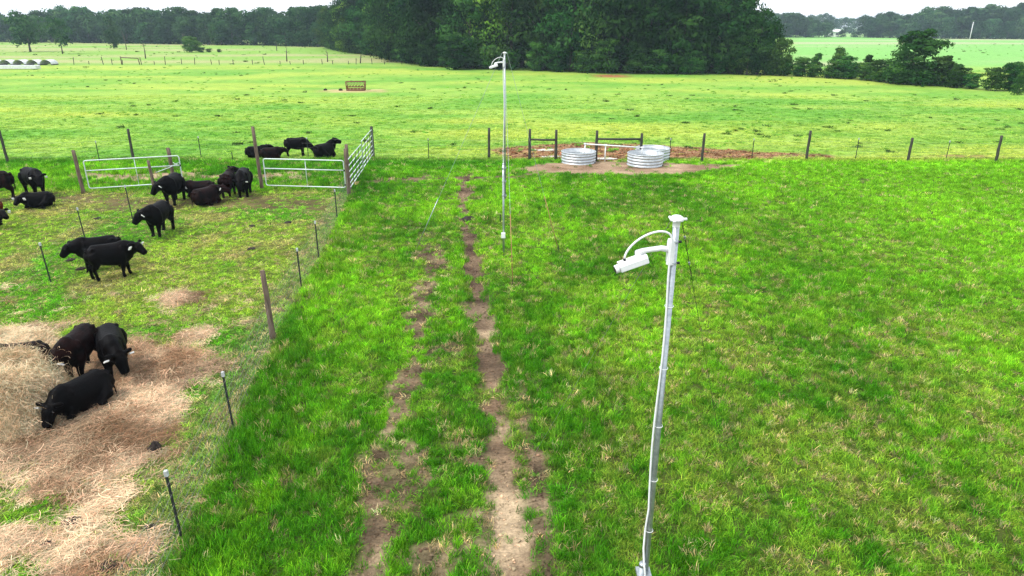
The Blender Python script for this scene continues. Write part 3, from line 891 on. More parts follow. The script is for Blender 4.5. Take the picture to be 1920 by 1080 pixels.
# lone trees and bush on the rough ground at far left
tree("lone_tree", "dark lollipop-shaped lone tree on bare trunk in the far left field", "tree", -138, 207, 10.2, 9.6, 'f0', 'b')
tree("lone_tree", "thin lone tree with small crown right of the dark lollipop tree", "tree", -119, 191, 8.7, 6.2, 'f3', 'c')
tree("lone_tree", "slender lone tree just in front of the far left tree line", "tree", -131, 238, 10.0, 7.0, 'f1', 'c')
tree("round_bush", "round dark green bush alone on the rise at far left", "bush", -89.9, 202.7, 4.2, 6.0, 'h0', 's')
for k_, (x, y, h) in enumerate([(-86.6, 201.5, 1.3), (-84.6, 201.9, 1.0), (-82.0, 202.3, .8)]):
    tree("low_scrub", ["low scrub touching the right side of the round bush", "middle one of the low scrub right of the round bush", "smallest low scrub right of the round bush"][k_], "bush", x, y, h, h * 2.2, 'h1', 's', "low scrub beside the round bush")
# hedgerow on the right
HEDGE = [
    ("dark upright young tree at the left end of the right hedgerow", 39.7, 106, 5.2, 4.2, 'h0'),
    ("low hedgerow bush just right of the upright young tree", 42.2, 104.5, 2.6, 3.6, 'h1'),
    ("ragged hedgerow bush with thin top, third from the wood", 43.8, 103.2, 3.2, 3.6, 'h2'),
    ("tallest pointed bush between the wood and the big pine", 45.9, 101.0, 4.0, 4.6, 'h2'),
    ("round dark bush filling the hedge under the pointed bush", 46.6, 100.2, 3.0, 4.8, 'h0'),
    ("spindly hedgerow bush left of the low round bush", 48.4, 97.5, 3.2, 3.2, 'h2'),
    ("low round bush directly left of the big pine", 49.2, 94.8, 2.7, 4.2, 'h1'),
    ("leafy bush tucked against the right side of the big pine", 52.6, 87.4, 3.5, 4.2, 'h0'),
    ("pointed bush close right of the big pine", 53.3, 85.6, 2.6, 3.2, 'h2'),
    ("small dark bush at the gap of the right hedgerow", 53.9, 83.0, 1.7, 2.6, 'h1'),
    ("upright bush right of the hedgerow gap", 54.9, 81.2, 2.5, 3.0, 'h0'),
    ("leaning bush with flat top at the right of the hedgerow", 56.6, 80.4, 3.0, 3.6, 'h1'),
    ("last pointed dark bush at the right edge of the picture", 54.3, 75.9, 2.7, 2.3, 'h2'),
    ("low flat-topped bush in the meadow behind the right hedgerow", 69.6, 97.0, 2.0, 5.0, 'h1'),
]
for (lab, x, y, h, w, k) in HEDGE:
    tree("hedgerow_bush", lab, "bush", x, y, h, w, k, 's', "bushes of the right hedgerow")
for i, (x, y) in enumerate(along([(39, 107), (44, 102.6), (47.5, 98), (50, 92.5), (52.5, 87.2), (53.6, 84.4)], 1.9, .3, .3)):
    h = rt.uniform(1.2, 2.4)
    tree("hedge_shrub", "low dark shrub, " + nth(i, 20) + " from the wood in the base of the right hedgerow", "bush", x, y, h, h * rt.uniform(1.3, 1.9), rt.choice(['h0', 'h1']), 's', "low shrubs of the right hedgerow")
tree("hedgerow_bush", "dark pointed young tree closing the wood's right corner", "bush", 38.6, 108.2, 5.6, 5.4, 'h2', 's', "bushes of the right hedgerow")
tree("pine_tree", "big dark spreading pine standing in the right hedgerow", "tree", 50.4, 90.0, 6.5, 8.6, 'pine', 'b')
for (lab, x, y, h, w) in [("dense dark skirt bush under the left of the big pine", 49.4, 90.8, 2.6, 4.6), ("dense dark skirt bush under the right of the big pine", 51.4, 89.0, 2.7, 4.8)]:
    tree("hedgerow_bush", lab, "bush", x, y, h, w, 'h0', 's', "bushes of the right hedgerow")

# ------------------------------------------------------------------ fences: wooden posts, steel stakes, wire
def wood_post(name, label, x, y, h, r=.055, mat='wood', lean=(0, 0), group=None, parent=None, seed=None):
    rr = random.Random(hash((round(x, 2), round(y, 2))) if seed is None else seed)
    m = MB()
    pts = []; n = 6
    for i in range(n + 1):
        t = i / n
        pts.append((lean[0] * t * h + rr.uniform(-.008, .008), lean[1] * t * h + rr.uniform(-.008, .008), -.12 + (h + .12) * t))
    m.tube(pts, [r * (1.08 - .14 * i / n) * rr.uniform(.95, 1.06) for i in range(n + 1)], 10)
    m.tube([pts[-1], (pts[-1][0], pts[-1][1], pts[-1][2] + .012)], [r * .90, r * .70], 10)
    z = gz1(x, y)
    o = m.build(name, MAT[mat], parent, True)
    o.location = (x, y, z) if parent is None else (x, y, 0)
    if label: tag(o, label, "post", group)
    return o

STAKE = {}
def stake(name, label, x, y, h, group, tip=True, lean=(0, 0)):
    o = empty(name, (x, y, gz1(x, y)))
    o.rotation_euler = (lean[1], lean[0], 0)
    key = round(h, 2)
    if key not in STAKE:
        m = MB()
        m.box((0, 0, h / 2 - .06), (.040, .007, h + .12)); m.box((0, .016, h / 2 - .06), (.007, .026, h + .12))
        for i in range(int(h / .055)): m.box((0, -.006, .08 + i * .055), (.012, .008, .018))
        c = MB(); c.box((0, .007, h + .002), (.046, .046, .09))
        STAKE[key] = (m.mesh("shaft", MAT['tpost']), c.mesh("white_tip", MAT['tipwhite']))
    link_mesh("shaft", STAKE[key][0], o)
    if tip: link_mesh("white_tip", STAKE[key][1], o)
    tag(o, label, "fence stake", group)
    return o

GP = "steel stakes of the fence between pen and lane"
stake("fence_stake", "dark steel stake with white tip nearest the camera, beside the trampled hay", -4.73, 7.84, 1.14, GP, lean=(-.02, 0))
stake("fence_stake", "dark steel stake with white tip in the pen fence below the wooden post", -5.10, 10.75, 1.12, GP, lean=(-.025, 0))
wood_post("fence_post", "weathered brown wooden post midway along the pen fence", -5.62, 14.57, 1.72, .062, 'wood', (-.015, 0))
stake("fence_stake", "first steel stake behind the brown wooden post of the pen fence", -5.87, 17.77, 1.17, GP)
stake("fence_stake", "second steel stake behind the brown wooden post of the pen fence", -6.15, 20.63, 1.2, GP)
stake("fence_stake", "steel stake of the pen fence nearest the corner gate post", -6.62, 25.09, 1.15, GP)
GI = "steel stakes standing inside the pen"
stake("fence_stake", "steel stake beside the two big black cattle in the pen", -13.27, 18.40, 1.16, GI, lean=(-.03, 0))
stake("fence_stake", "steel stake showing above the back of a black calf in the pen", -14.73, 22.6, 1.1, GI, lean=(-.03, 0))
stake("fence_stake", "tall white-tipped steel stake in front of the left gate", -14.32, 25.0, 1.36, GI, lean=(-.03, 0))
# gate posts
wood_post("gate_post", "stout grey corner post where two gates meet the pen fence", -7.13, 29.38, 2.0, .085, 'wood')
wood_post("gate_post", "second corner post just behind the stout grey gate post", -7.28, 30.2, 2.05, .075, 'wood')
wood_post("gate_post", "tallest wooden post, left of the middle gate", -11.25, 30.3, 2.8, .075, 'wood', (-.02, 0))
wood_post("gate_post", "brown wooden post at the left end of the left gate", -18.88, 29.59, 1.90, .08, 'wood', (-.02, 0))
wood_post("gate_post", "slim brown post standing in front of the left gate", -15.86, 29.85, 1.42, .065, 'wood', (-.03, 0))
wood_post("gate_post", "dark brown latch post at the right end of the left gate", -15.70, 31.4, 1.72, .085, 'wood', (-.01, 0))
wood_post("gate_post", "tall dark post at the far end of the side gates", -7.80, 38.5, 1.72, .085, 'wood_dark')

# far fence
GW = "wooden posts of the far fence"
GS = "steel stakes of the far fence"
FW = [(-27.25, 36.9, 1.72, "leaning wooden post of the far fence at the left edge of the picture"),
      (-21.05, 38.0, 1.62, "wooden post of the far fence behind the left gate"),
      (-1.28, 38.15, 1.67, "wooden post of the far fence left of the far camera pole"),
      (10.34, 37.2, 1.52, "wooden post of the far fence first to the right of the tanks"),
      (16.36, 38.0, 1.55, "wooden post of the far fence second to the right of the tanks"),
      (21.73, 37.5, 1.26, "wooden post of the far fence third to the right of the tanks"),
      (26.15, 36.9, 1.42, "wooden post of the far fence at the right edge of the picture")]
for (x, y, h, lab) in FW: wood_post("fence_post", lab, x, y, h, .072, 'wood_dark', (random.uniform(-.02, .02), 0), GW)
for (x, y, h, lab) in [(8.67, 37.7, 1.12, "white-tipped steel stake right beside the right-hand tanks"),
                       (13.36, 38.1, 1.10, "white-tipped steel stake between first and second wooden posts right of the tanks"),
                       (19.09, 38.0, 1.12, "white-tipped steel stake between second and third wooden posts right of the tanks"),
                       (23.94, 37.7, 1.0, "white-tipped steel stake between third wooden post and right edge"),
                       (-4.62, 38.0, 1.08, "white-tipped steel stake of the far fence right of the side gates"),
                       (-17.35, 38.2, 1.16, "white-tipped steel stake of the far fence behind the left gate"),
                       (-22.1, 36.6, 1.15, "white-tipped steel stake rising above the left gate's left post"),
                       (-11.42, 38.4, 1.05, "white-tipped steel stake between the grazing calf and the resting calf")]:
    stake("fence_stake", lab, x, y, h, GS)
stake("fence_stake", "short bare steel stake in tall grass left of the tallest post", -15.08, 36.9, .6, GS, tip=False)
stake("fence_stake", "short dark stake in the grass left of the far camera pole", -.44, 24.8, .30, GS, tip=False)

def brace(label, a, b, h1, h2, zr):
    o = empty("fence_brace", (a[0], a[1], gz1(*a)))
    wood_post("post", None, 0, 0, h1, .078, 'wood_dark', parent=o, seed=1)
    q = wood_post("post", None, 0, 0, h2, .078, 'wood_dark', parent=o, seed=2)
    q.location = (b[0] - a[0], b[1] - a[1], 0)
    m = MB(); d = Vector((b[0] - a[0], b[1] - a[1], 0))
    m.tube([Vector((0, 0, zr)), d * .5 + Vector((0, 0, zr - .01)), d + Vector((0, 0, zr))], [.055, .060, .055], 9)
    m.build("cross_rail", MAT['wood_dark'], o, True)
    tag(o, label, "fence brace", "H-shaped fence braces by the tanks")
brace("H-shaped dark wooden fence brace left of the left tank", (.97, 37.83), (2.41, 37.67), 1.65, 1.63, 1.10)
brace("wide H-shaped dark wooden fence brace between the two water tanks", (4.58, 37.35), (7.0, 37.3), 1.64, 1.50, 1.20)

def wires(name, label, pts, zs, r, stays=None, zmax=1.0, mat='wire'):
    m = MB()
    for z in zs:
        q = []
        for (a, b) in zip(pts[:-1], pts[1:]):
            q += [(a[0], a[1], gz1(*a) + z), ((a[0] + b[0]) / 2, (a[1] + b[1]) / 2, gz1((a[0] + b[0]) / 2, (a[1] + b[1]) / 2) + z - .02)]
        q.append((pts[-1][0], pts[-1][1], gz1(*pts[-1]) + z))
        m.tube(q, r, 3, False)
    if stays:
        for (a, b) in zip(pts[:-1], pts[1:]):
            L_ = math.hypot(b[0] - a[0], b[1] - a[1]); k = max(1, int(L_ / stays))
            for i in range(k):
                x = a[0] + (b[0] - a[0]) * i / k; y = a[1] + (b[1] - a[1]) * i / k; z0 = gz1(x, y)
                m.tube([(x, y, z0 + zs[0]), (x + random.uniform(-.01, .01), y, z0 + zmax)], r, 3, False)
    o = m.build(name, MAT[mat])
    tag(o, label, "wire fence")
    return o
wires("woven_wire_fence", "sagging woven wire between the pen and the lane", FENCE[1:], [.05, .17, .30, .45, .62, .80, 1.0], .0022, .16, 1.0)
wires("strand_wire_fence", "thin wire strands along the far wooden posts right of the side gates", [(-7.8, 38.5), (-4.62, 38.0), (-1.28, 38.15), (.97, 37.83), (4.58, 37.35), (7.0, 37.3), (10.34, 37.2), (13.36, 38.1), (16.36, 38.0), (21.73, 37.5), (26.15, 36.9), (34, 36.5)], [.25, .5, .75, 1.0], .0035)
wires("strand_wire_fence", "thin wire strands along the far wooden posts behind the gates", [(-34, 36.3), (-27.25, 36.9), (-21.05, 38.0), (-17.35, 38.2), (-11.42, 38.6), (-7.8, 38.5)], [.25, .5, .75, 1.0], .0035)
wires("electric_wire", "single thin wire strung between the stakes inside the pen", [(-12.6, 15.5), (-13.27, 18.4), (-14.73, 22.6), (-14.32, 25.0), (-15.86, 29.85)], [.55, .9], .002)

# ------------------------------------------------------------------ gates
def tube_gate(label, a, b, ztop, zsec, zbot, bow_end, group):
    o = empty("tube_gate", (a[0], a[1], gz1(*a)), math.atan2(b[1] - a[1], b[0] - a[0]))
    L_ = math.hypot(b[0] - a[0], b[1] - a[1]); r = .024
    def part(nm, pts, rad=r): m = MB(); m.tube(pts, rad, 8); return m.build(nm, MAT['gate'], o, True)
    c = .09
    def corner(cx, cz, a0, a1): return [(cx + c * math.cos(R(a0 + (a1 - a0) * i / 5)), 0, cz + c * math.sin(R(a0 + (a1 - a0) * i / 5))) for i in range(6)]
    part("outer_frame", corner(c, zbot + c, 270, 180) + corner(c, ztop - c, 180, 90) + corner(L_ - c, ztop - c, 90, 0) + corner(L_ - c, zbot + c, 0, -90) + [(c, 0, zbot)])
    part("rail", [(0, .002, zsec), (L_, .002, zsec)])
    part("upright_brace", [(L_ * .52, .03, zbot), (L_ * .52, .03, ztop)], .015)
    hm = MB(); hm.box((L_ * .5 * (1 - bow_end) + (0 if bow_end < 0 else L_ * (bow_end + 1) / 2), 0, zsec), (.05, .05, .09)); hm.box((L_ * .5 * (1 - bow_end) + (0 if bow_end < 0 else L_ * (bow_end + 1) / 2), 0, zbot + .12), (.05, .05, .09))
    hm.build("hinge", MAT['black'], o)
    tag(o, label, "gate", group)
    return o
tube_gate("galvanised tube gate at the left of the pen with a post before its right end", (-18.62, 29.65), (-15.05, 30.9), 1.44, 1.00, .22, 1, "tube gates of the pen")
tube_gate("galvanised tube gate between the tallest post and the corner post", (-11.0, 30.2), (-7.35, 29.75), 1.43, 1.00, .24, -1, "tube gates of the pen")
m = MB(); m.tube([(-15.05, 30.95, 1.15), (-15.35, 30.5, .98), (-15.72, 29.95, .86)], .014, 6); m.tube([(-15.05, 30.9, 1.02), (-15.3, 31.2, .95), (-15.6, 31.38, 1.04)], .012, 6)
tag(m.build("latch_chain", MAT['gate'], None, True), "pale chain latch between left gate and its slim post", "latch")

def bar_gate(label, a, b, zt, zb, nb, group):
    o = empty("bar_gate", (a[0], a[1], gz1(*a)), math.atan2(b[1] - a[1], b[0] - a[0]))
    L_ = math.hypot(b[0] - a[0], b[1] - a[1])
    for i in range(nb):
        m = MB(); z = zb + (zt - zb) * (i / (nb - 1)) ** 1.15
        m.tube([(.04, 0, z), (L_ - .04, 0, z)], .022, 8); m.build("rail", MAT['gate'], o, True)
    for k, x in enumerate([.02, L_ * .27, L_ * .5, L_ * .74, L_ - .02]):
        m = MB(); m.box((x, -.03, (zt + zb) / 2), (.05, .022, zt - zb + .06)); m.build("upright", MAT['galv' if k in (0, 4) else 'tpost'], o)
    tag(o, label, "gate", group)
bar_gate("near barred gate running away from the corner post", (-7.16, 29.62), (-7.46, 34.0), 1.45, .22, 6, "barred side gates")
bar_gate("far barred gate ending at the tall dark post", (-7.48, 34.15), (-7.77, 38.3), 1.55, .24, 6, "barred side gates")

# ------------------------------------------------------------------ water tanks and pipe
def stock_tank(label, x, y, r, h, lvl):
    o = empty("water_tank", (x, y, gz1(x, y) - .02))
    pr = []
    for i in range(61):
        z = h * i / 60
        pr.append((r + .020 * math.sin(z / h * math.pi * 8), z))
    m = MB(); m.lathe(pr + [(r - .03, h - .01), (r - .03, .03), (.001, .03)], 48); m.build("wall", MAT['galv_tank'], o, True)
    m = MB(); m.tube([(r * math.cos(2 * math.pi * k / 48), r * math.sin(2 * math.pi * k / 48), h + .012) for k in range(49)], .026, 8, False); m.build("rim", MAT['galv_tank'], o, True)
    m = MB(); m.lathe([(r - .034, lvl), (r * .5, lvl), (.001, lvl)], 40); m.build("water", MAT['water'], o)
    m = MB(); m.tube([(r * .9, -r * .42, .06), (r * .96, -r * .46, .06)], .04, 8); m.build("drain_plug", MAT['black'], o)
    tag(o, label, "water tank", "round galvanised stock tanks")
stock_tank("round galvanised stock tank left of the wide wooden brace", 3.60, 37.05, .92, .60, .42)
stock_tank("front round galvanised stock tank at the right of the wide brace", 7.06, 36.25, .93, .62, .40)
stock_tank("rear round galvanised tank half hidden behind the right-hand tank", 7.78, 37.95, .93, .62, .48)
o = empty("water_pipe", (3.95, 37.2, 0))
for nm, pts in [("pipe", [(0, 0, .95), (3.05, -.25, .80)]), ("riser", [(0, 0, .30), (0, 0, .98)]), ("riser", [(1.1, -.05, .0), (1.1, -.05, .90)]), ("riser", [(3.05, -.25, .84), (3.05, -.25, .28)])]:
    m = MB(); m.tube(pts, .035, 8); m.build(nm, MAT['pvc'], o, True)
for c in [(0, 0, .95), (1.1, -.05, .90), (3.05, -.25, .80)]:
    m = MB(); m.tube([(c[0] - .07, c[1], c[2]), (c[0] + .07, c[1], c[2])], .048, 8); m.build("elbow", MAT['pvc'], o, True)
tag(o, "white plastic water pipe bridging the left and right tanks", "pipe")
# puddles in the trampled soil, reflected sky painted in as pale colour
def puddle(name, label, x, y, rx, ry, seed):
    r = random.Random(seed); z = max(gz1(x + a * rx, y + b * ry) for a in (-1, 0, 1) for b in (-1, 0, 1)) + .006
    n = 28; ph = [r.uniform(0, 6.28) for _ in range(4)]
    v = [(0, 0, 0)]
    for k in range(n):
        w = 2 * math.pi * k / n; q = 1 + .14 * math.sin(2 * w + ph[0]) + .10 * math.sin(3 * w + ph[1]) + .06 * math.sin(5 * w + ph[2])
        v.append((rx * q * math.cos(w), ry * q * math.sin(w), 0))
    m = MB(); m.add(v, [(0, 1 + k, 1 + (k + 1) % n) for k in range(n)])
    ob = m.build(name, MAT['pvc']); ob.location = (x, y, z); ob["kind"] = "structure"
    return ob
MAT['puddle'] = noise_mat("sky_pale_puddle", (.55, .50, .44), (.70, .66, .60), 3, .25, spec=.6)  # pale base colour stands for the sky mirrored in the water
for (x, y, rx, ry, s_) in [(1.95, 40.9, .75, .38, 1), (2.15, 38.6, .55, .26, 2), (5.15, 38.0, .62, .34, 3)]:
    ob = puddle("puddle", "", x, y, rx, ry, s_); ob.data.materials[0] = MAT['puddle']

# ------------------------------------------------------------------ camera poles
def camera_pole(label, x, y, htop, hlow, camz, guys, box_z, detail, low_off):
    o = empty("camera_pole", (x, y, gz1(x, y)))
    m = MB(); m.tube([(0, 0, hlow - 1.1), (0, 0, htop)], .026, 16); m.build("upper_pole", MAT['galv'], o, True)
    lx, ly = low_off
    m = MB(); m.tube([(lx, ly, -.2), (lx, ly, hlow)], .032, 14); m.tube([(lx, ly, hlow - .002), (lx, ly, hlow + .03)], [.036, .030], 14); m.build("lower_post", MAT['galv'], o, True)
    m = MB(); m.lathe([(.028, -.06), (.030, -.02), (.052, -.012), (.055, .0), (.048, .014), (.030, .026), (.001, .031)], 20, (0, 0, htop))
    cap = m.build("pole_cap", MAT['white'], o, True)
    for a in (0, 120, 240):
        m = MB(); q = R(a + 4); m.tube([(.046 * math.cos(q), .046 * math.sin(q), htop - .004), (.078 * math.cos(q), .078 * math.sin(q), htop - .002)], .011, 6); m.build("eyelet", MAT['white'], cap, True)
    for z in (hlow - .12, hlow - .55, hlow - 1.0):
        m = MB(); m.box((lx / 2, ly / 2, z), (.085 + abs(lx), .085 + abs(ly), .035)); m.build("clamp", MAT['galv'], o)
    # camera on its arm, looking left and down
    c = MB()
    az = camz
    c.tube([(-.02, 0, az + .10), (-.02, 0, az - .10)], .034, 12); c.box((-.035, -.0, az), (.03, .07, .17))
    arm = c.build("mount_plate", MAT['white'], o)
    for zb in (.085, -.085):
        c = MB(); c.tube([(.031 * math.cos(w), .031 * math.sin(w), az + zb) for w in [k * math.pi / 8 for k in range(17)]], .005, 5, False); c.build("strap", MAT['galv'], arm, True)
        c = MB(); c.box((.036, -.016, az + zb), (.022, .018, .016)); c.build("bolt", MAT['black'], arm)
    c = MB(); c.tube([(-.03, 0, az + .015), (-.10, -.005, az + .03), (-.24, -.01, az + .012), (-.285, -.012, az - .005)], [.026, .022, .020, .024], 10); c.build("arm", MAT['white'], o, True)
    body = empty("camera_body", (0, 0, 0)); bpy.data.objects.remove(body)
    d = Vector((-.92, -.12, -.30)).normalized(); bs = Vector((-.27, -.012, az - .075)); rot = d.to_track_quat('X', 'Z').to_matrix()
    c = MB(); c.tube([bs - d * .06, bs + d * .15], .036, 14); c.tube([bs + d * .15, bs + d * .19], [.035, .033], 14); c.tube([Vector((-.28, -.012, az + .01)), bs], .024, 8)
    cb = c.build("camera_body", MAT['white'], o, True)
    sh = MB()
    side = rot @ Vector((0, 1, 0)); upv = rot @ Vector((0, 0, 1))
    prof = [(-.048, -.02), (-.048, .022), (-.034, .044), (.034, .044), (.048, .022), (.048, -.02)]
    vs_ = []
    for s_ in (-.07, .155):
        for (q, w) in prof: vs_.append(bs + d * s_ + side * q + upv * w)
        for (q, w) in prof: vs_.append(bs + d * s_ + side * q * .93 + upv * (w - .004))
    fs = []
    for i in range(5):
        fs += [(i, i + 1, 12 + i + 1, 12 + i), (6 + i, 18 + i, 18 + i + 1, 6 + i + 1)]
    for e in (0, 12): fs += [(e + i, e + 6 + i, e + 7 + i, e + i + 1) for i in range(5)]
    fs += [(0, 12, 18, 6), (5, 11, 23, 17)]
    sh.add(vs_, fs); sh.build("sunshield", MAT['white'], cb)
    c = MB(); c.tube([bs + d * .1905, bs + d * .195], .026, 14); c.build("lens", MAT['black'], cb)
    c = MB(); c.tube([bs + d * .10 + upv * .044 + side * .0, bs + d * .10 + upv * .064], .011, 8); c.build("cable_gland", MAT['black'], cb)
    # cable loop from the camera back to the pole and down
    q0 = bs + d * .10 + upv * .06
    c = MB(); pts = []
    q1 = Vector((-.03, -.03, az + .10))
    mid = (q0 + q1) / 2
    for i in range(17):
        t = math.pi * i / 16
        p_ = mid + (q0 - mid) * math.cos(t) + Vector((0, 0, .125)) * math.sin(t)
        pts.append(p_)
    pts.append(Vector((-.034, -.03, az)))
    zz = az - .2
    while zz > hlow + .1:
        pts.append(Vector((-.034 + .012 * math.sin(zz * 3.1) - (.02 if zz < hlow + .5 else 0), -.026, zz))); zz -= .22
    pts += [Vector((lx - .0, ly - .045, hlow + .06)), Vector((lx + .02, ly - .05, hlow - .06)), Vector((lx - .01, ly - .045, hlow - .4)), Vector((lx - .012, ly - .042, max(.25, box_z)))]
    c.tube(pts, .0085, 7); c.build("cable", MAT['white'], o, True)
    z = camz - .45
    while z > hlow - .4:
        c = MB(); c.tube([(.0 + .034 * math.cos(w), .034 * math.sin(w), z + .002 * math.sin(w)) for w in [k * math.pi / 8 for k in range(17)]], .0028, 5, False); c.build("cable_tie", MAT['white'], o); z -= .55
    c = MB(); c.box((lx - .01, ly - .075, box_z), (.13, .08, .17)); c.box((lx - .01, ly - .118, box_z), (.11, .006, .15)); c.build("junction_box", MAT['white'], o)
    for (gxw, gyw, style) in guys:
        e = Vector((gxw - x, gyw - y, gz1(gxw, gyw) - gz1(x, y))); a0 = Vector((e.x, e.y, 0)).normalized() * .078
        s0 = Vector((a0.x, a0.y, htop - .01))
        c = MB(); c.tube([s0, (s0 + e) / 2 - Vector((0, 0, .02)), e], .0018 if detail else .0045, 5); c.build("guy_wire", MAT['black' if style == 'dark' else 'galv'], o)
        if style == 'dark':
            c = MB()
            for i in range(12):
                t0 = .012 + i * .0075; p0 = s0.lerp(e, t0); p1 = s0.lerp(e, t0 + .0055)
                c.tube([p0, p1], .0032, 5)
            c.build("chain", MAT['black'], o)
            for tt in (.03, .075):
                c = MB(); c.tube([s0.lerp(e, tt), s0.lerp(e, tt + .004)], .009, 6); c.build("shackle", MAT['galv'], o)
        if style in ('orange', 'white'):
            c = MB(); c.tube([s0.lerp(e, .70 if style == 'orange' else .72), s0.lerp(e, .985)], .011, 7); c.build("guy_marker", MAT['orange' if style == 'orange' else 'galv'], o, True)
            c = MB(); c.tube([e + Vector((0, 0, -.15)), e + Vector((0, 0, .16))], .012, 6); c.build("ground_anchor", MAT['tpost'], o)
    tag(o, label, "camera pole", "white security camera poles")
    return o
camera_pole("near galvanised pole with white security camera at the lower right", 1.245, 5.0, 5.52, 2.25, 5.26, [(.30, 9.7, 'pale'), (3.13, 7.3, 'dark')], .9, True, (-.045, -.055))
camera_pole("far slim pole with white security camera beside the dirt track", -.22, 21.23, 6.15, 2.88, 5.86, [(.02, 18.19, 'orange'), (1.53, 21.4, 'orange'), (-3.17, 21.5, 'white')], .60, False, (-.05, -.05))

# ------------------------------------------------------------------ cattle
def rot2(v, a):
    return Vector((v.x * math.cos(a) - v.y * math.sin(a), v.x * math.sin(a) + v.y * math.cos(a), v.z))

BODY_K = .84          # compact young cattle
def cow_body(pose, neck_pitch, neck_yaw, head_pitch, head_yaw, step=0.0, neck_len=.36, leg_jit=0, tail_side=.0):
    """one continuous body; +X is forward, origin on the ground under the middle. Returns mesh data, ear roots and head frame"""
    m = MB()
    lie = pose == 'lie'
    dz = -.375 if lie else 0.0
    wide = 1.14 if lie else 1.0
    tx = [-.82, -.78, -.66, -.45, -.15, .12, .34, .52, .64, .71]
    top = [1.06, 1.13, 1.175, 1.175, 1.165, 1.165, 1.18, 1.17, 1.10, 1.00]
    bot = [.84, .66, .54, .49, .435, .395, .40, .47, .58, .74]
    tz = [(a + b) / 2 for a, b in zip(top, bot)]
    rz = [(a - b) / 2 for a, b in zip(top, bot)]
    ry = [.09, .20, .26, .28, .305, .315, .29, .24, .17, .08]
    if lie:
        rz = [a * .97 for a in rz]
    m.ell([(x, 0, z + dz) for x, z in zip(tx, tz)], [a * wide for a in ry], rz, 18)
    # hook bones, pin bones, shoulder blades, haunches
    for s in (-1, 1):
        m.ell([(-.62, s * .18, 1.06 + dz), (-.55, s * .19, 1.07 + dz), (-.46, s * .18, 1.06 + dz)], [.04, .065, .04], [.04, .06, .04], 8)
        m.ell([(-.83, s * .09, 1.00 + dz), (-.80, s * .10, 1.01 + dz), (-.74, s * .10, 1.02 + dz)], [.03, .05, .03], [.03, .05, .03], 8)
        m.ell([(.26, s * .17, .92 + dz), (.38, s * .19, .90 + dz), (.50, s * .16, .86 + dz)], [.05, .10, .06], [.12, .22, .12], 10)
        m.ell([(-.76, s * .12, .82 + dz), (-.62, s * .16, .82 + dz), (-.46, s * .15, .80 + dz)], [.06, .125, .06], [.12, .22, .12], 10)
    # legs
    if not lie:
        for s in (-1, 1):
            f = step * s
            m.tube([(.40, s * .15, .86), (.40, s * .165, .66), (.41 + f * .3, s * .155, .50), (.43 + f * .75, s * .145, .33), (.425 + f, s * .145, .16), (.425 + f * 1.05, s * .145, .085), (.455 + f * 1.05, s * .147, .03), (.47 + f * 1.05, s * .147, 0.0)],
                   [.16, .150, .115, .082, .062, .064, .070, .074], 10)
            b = -step * s * .9
            m.tube([(-.58, s * .13, .92), (-.56, s * .165, .76), (-.52 + b * .2, s * .17, .60), (-.62 + b * .55, s * .16, .47), (-.715 + b * .8, s * .155, .385), (-.685 + b, s * .15, .20), (-.675 + b, s * .15, .10), (-.645 + b, s * .152, .03), (-.63 + b, s * .152, 0.0)],
                   [.19, .21, .18, .12, .082, .064, .066, .070, .074], 10)
        m.tube([(-.76, 0, 1.08), (-.83, 0, 1.02), (-.86, tail_side * .3, .82), (-.85, tail_side * .6, .60), (-.83, tail_side, .42), (-.82, tail_side, .34)], [.04, .034, .026, .024, .04, .022], 7)
    else:
        for s in (-1, 1):
            m.tube([(.42, s * .17, .42), (.50, s * .23, .22), (.66, s * .22, .10), (.52, s * .25, .055), (.36, s * .26, .05)], [.14, .11, .065, .05, .045], 9)
            kk = 1.0 if s > 0 else .8
            m.tube([(-.52, s * .15, .52), (-.40, s * .33 * kk, .30), (-.14, s * .40 * kk, .17), (-.40, s * .44 * kk, .075), (-.10, s * .46 * kk, .05), (.02, s * .45 * kk, .045)], [.17, .17, .11, .06, .045, .045], 9)
        m.ell([(-.70, 0, .30), (-.3, 0, .27), (.2, 0, .26), (.50, 0, .30)], [.16, .34, .35, .20], [.22, .26, .26, .22], 14)
        m.tube([(-.76, 0, .70), (-.85, .03, .50), (-.86, .08, .25), (-.80, .18, .08), (-.70, .28, .05)], [.04, .03, .025, .026, .03], 7)
    m.v = [(x * BODY_K, y, z) for (x, y, z) in m.v]
    # neck
    nb = Vector((.46 * BODY_K, 0, .90 + dz))
    ndir = rot2(Vector((math.cos(neck_pitch), 0, math.sin(neck_pitch))), neck_yaw)
    np_ = nb + ndir * (neck_len + .22)
    poll = np_
    k1 = nb + Vector((math.cos(neck_pitch * .5), 0, math.sin(neck_pitch * .5))) * .20
    k2 = nb.lerp(poll, .62)
    m.ell([nb - Vector((.16, 0, .02)), nb, k1.lerp(nb.lerp(poll, .33), .6), k2, poll, poll + ndir * .05], [.18, .225, .215, .185, .150, .08], [.28, .325, .305, .250, .190, .09], 14)
    # dewlap / brisket
    m.ell([(.24, 0, .58 + dz), (.42, 0, .60 + dz), (.56, 0, .70 + dz), (.62, 0, .80 + dz)], [.10, .13, .09, .04], [.12, .15, .13, .06], 10)
    # head
    hd = rot2(Vector((math.cos(head_pitch), 0, math.sin(head_pitch))), neck_yaw + head_yaw)
    hu = Vector((0, 0, 1)) - hd * hd.z
    if hu.length < .15: hu = ndir - hd * ndir.dot(hd)
    hu.normalize(); hs = hu.cross(hd).normalized()
    h0 = poll + Vector((0, 0, .03))
    m.ell([h0 - hd * .07, h0, h0 + hd * .12, h0 + hd * .25 - hu * .015, h0 + hd * .35 - hu * .03, h0 + hd * .40 - hu * .035, h0 + hd * .435 - hu * .04],
          [.08, .142, .146, .120, .106, .104, .07], [.09, .160, .168, .134, .110, .104, .065], 12)
    ears = []
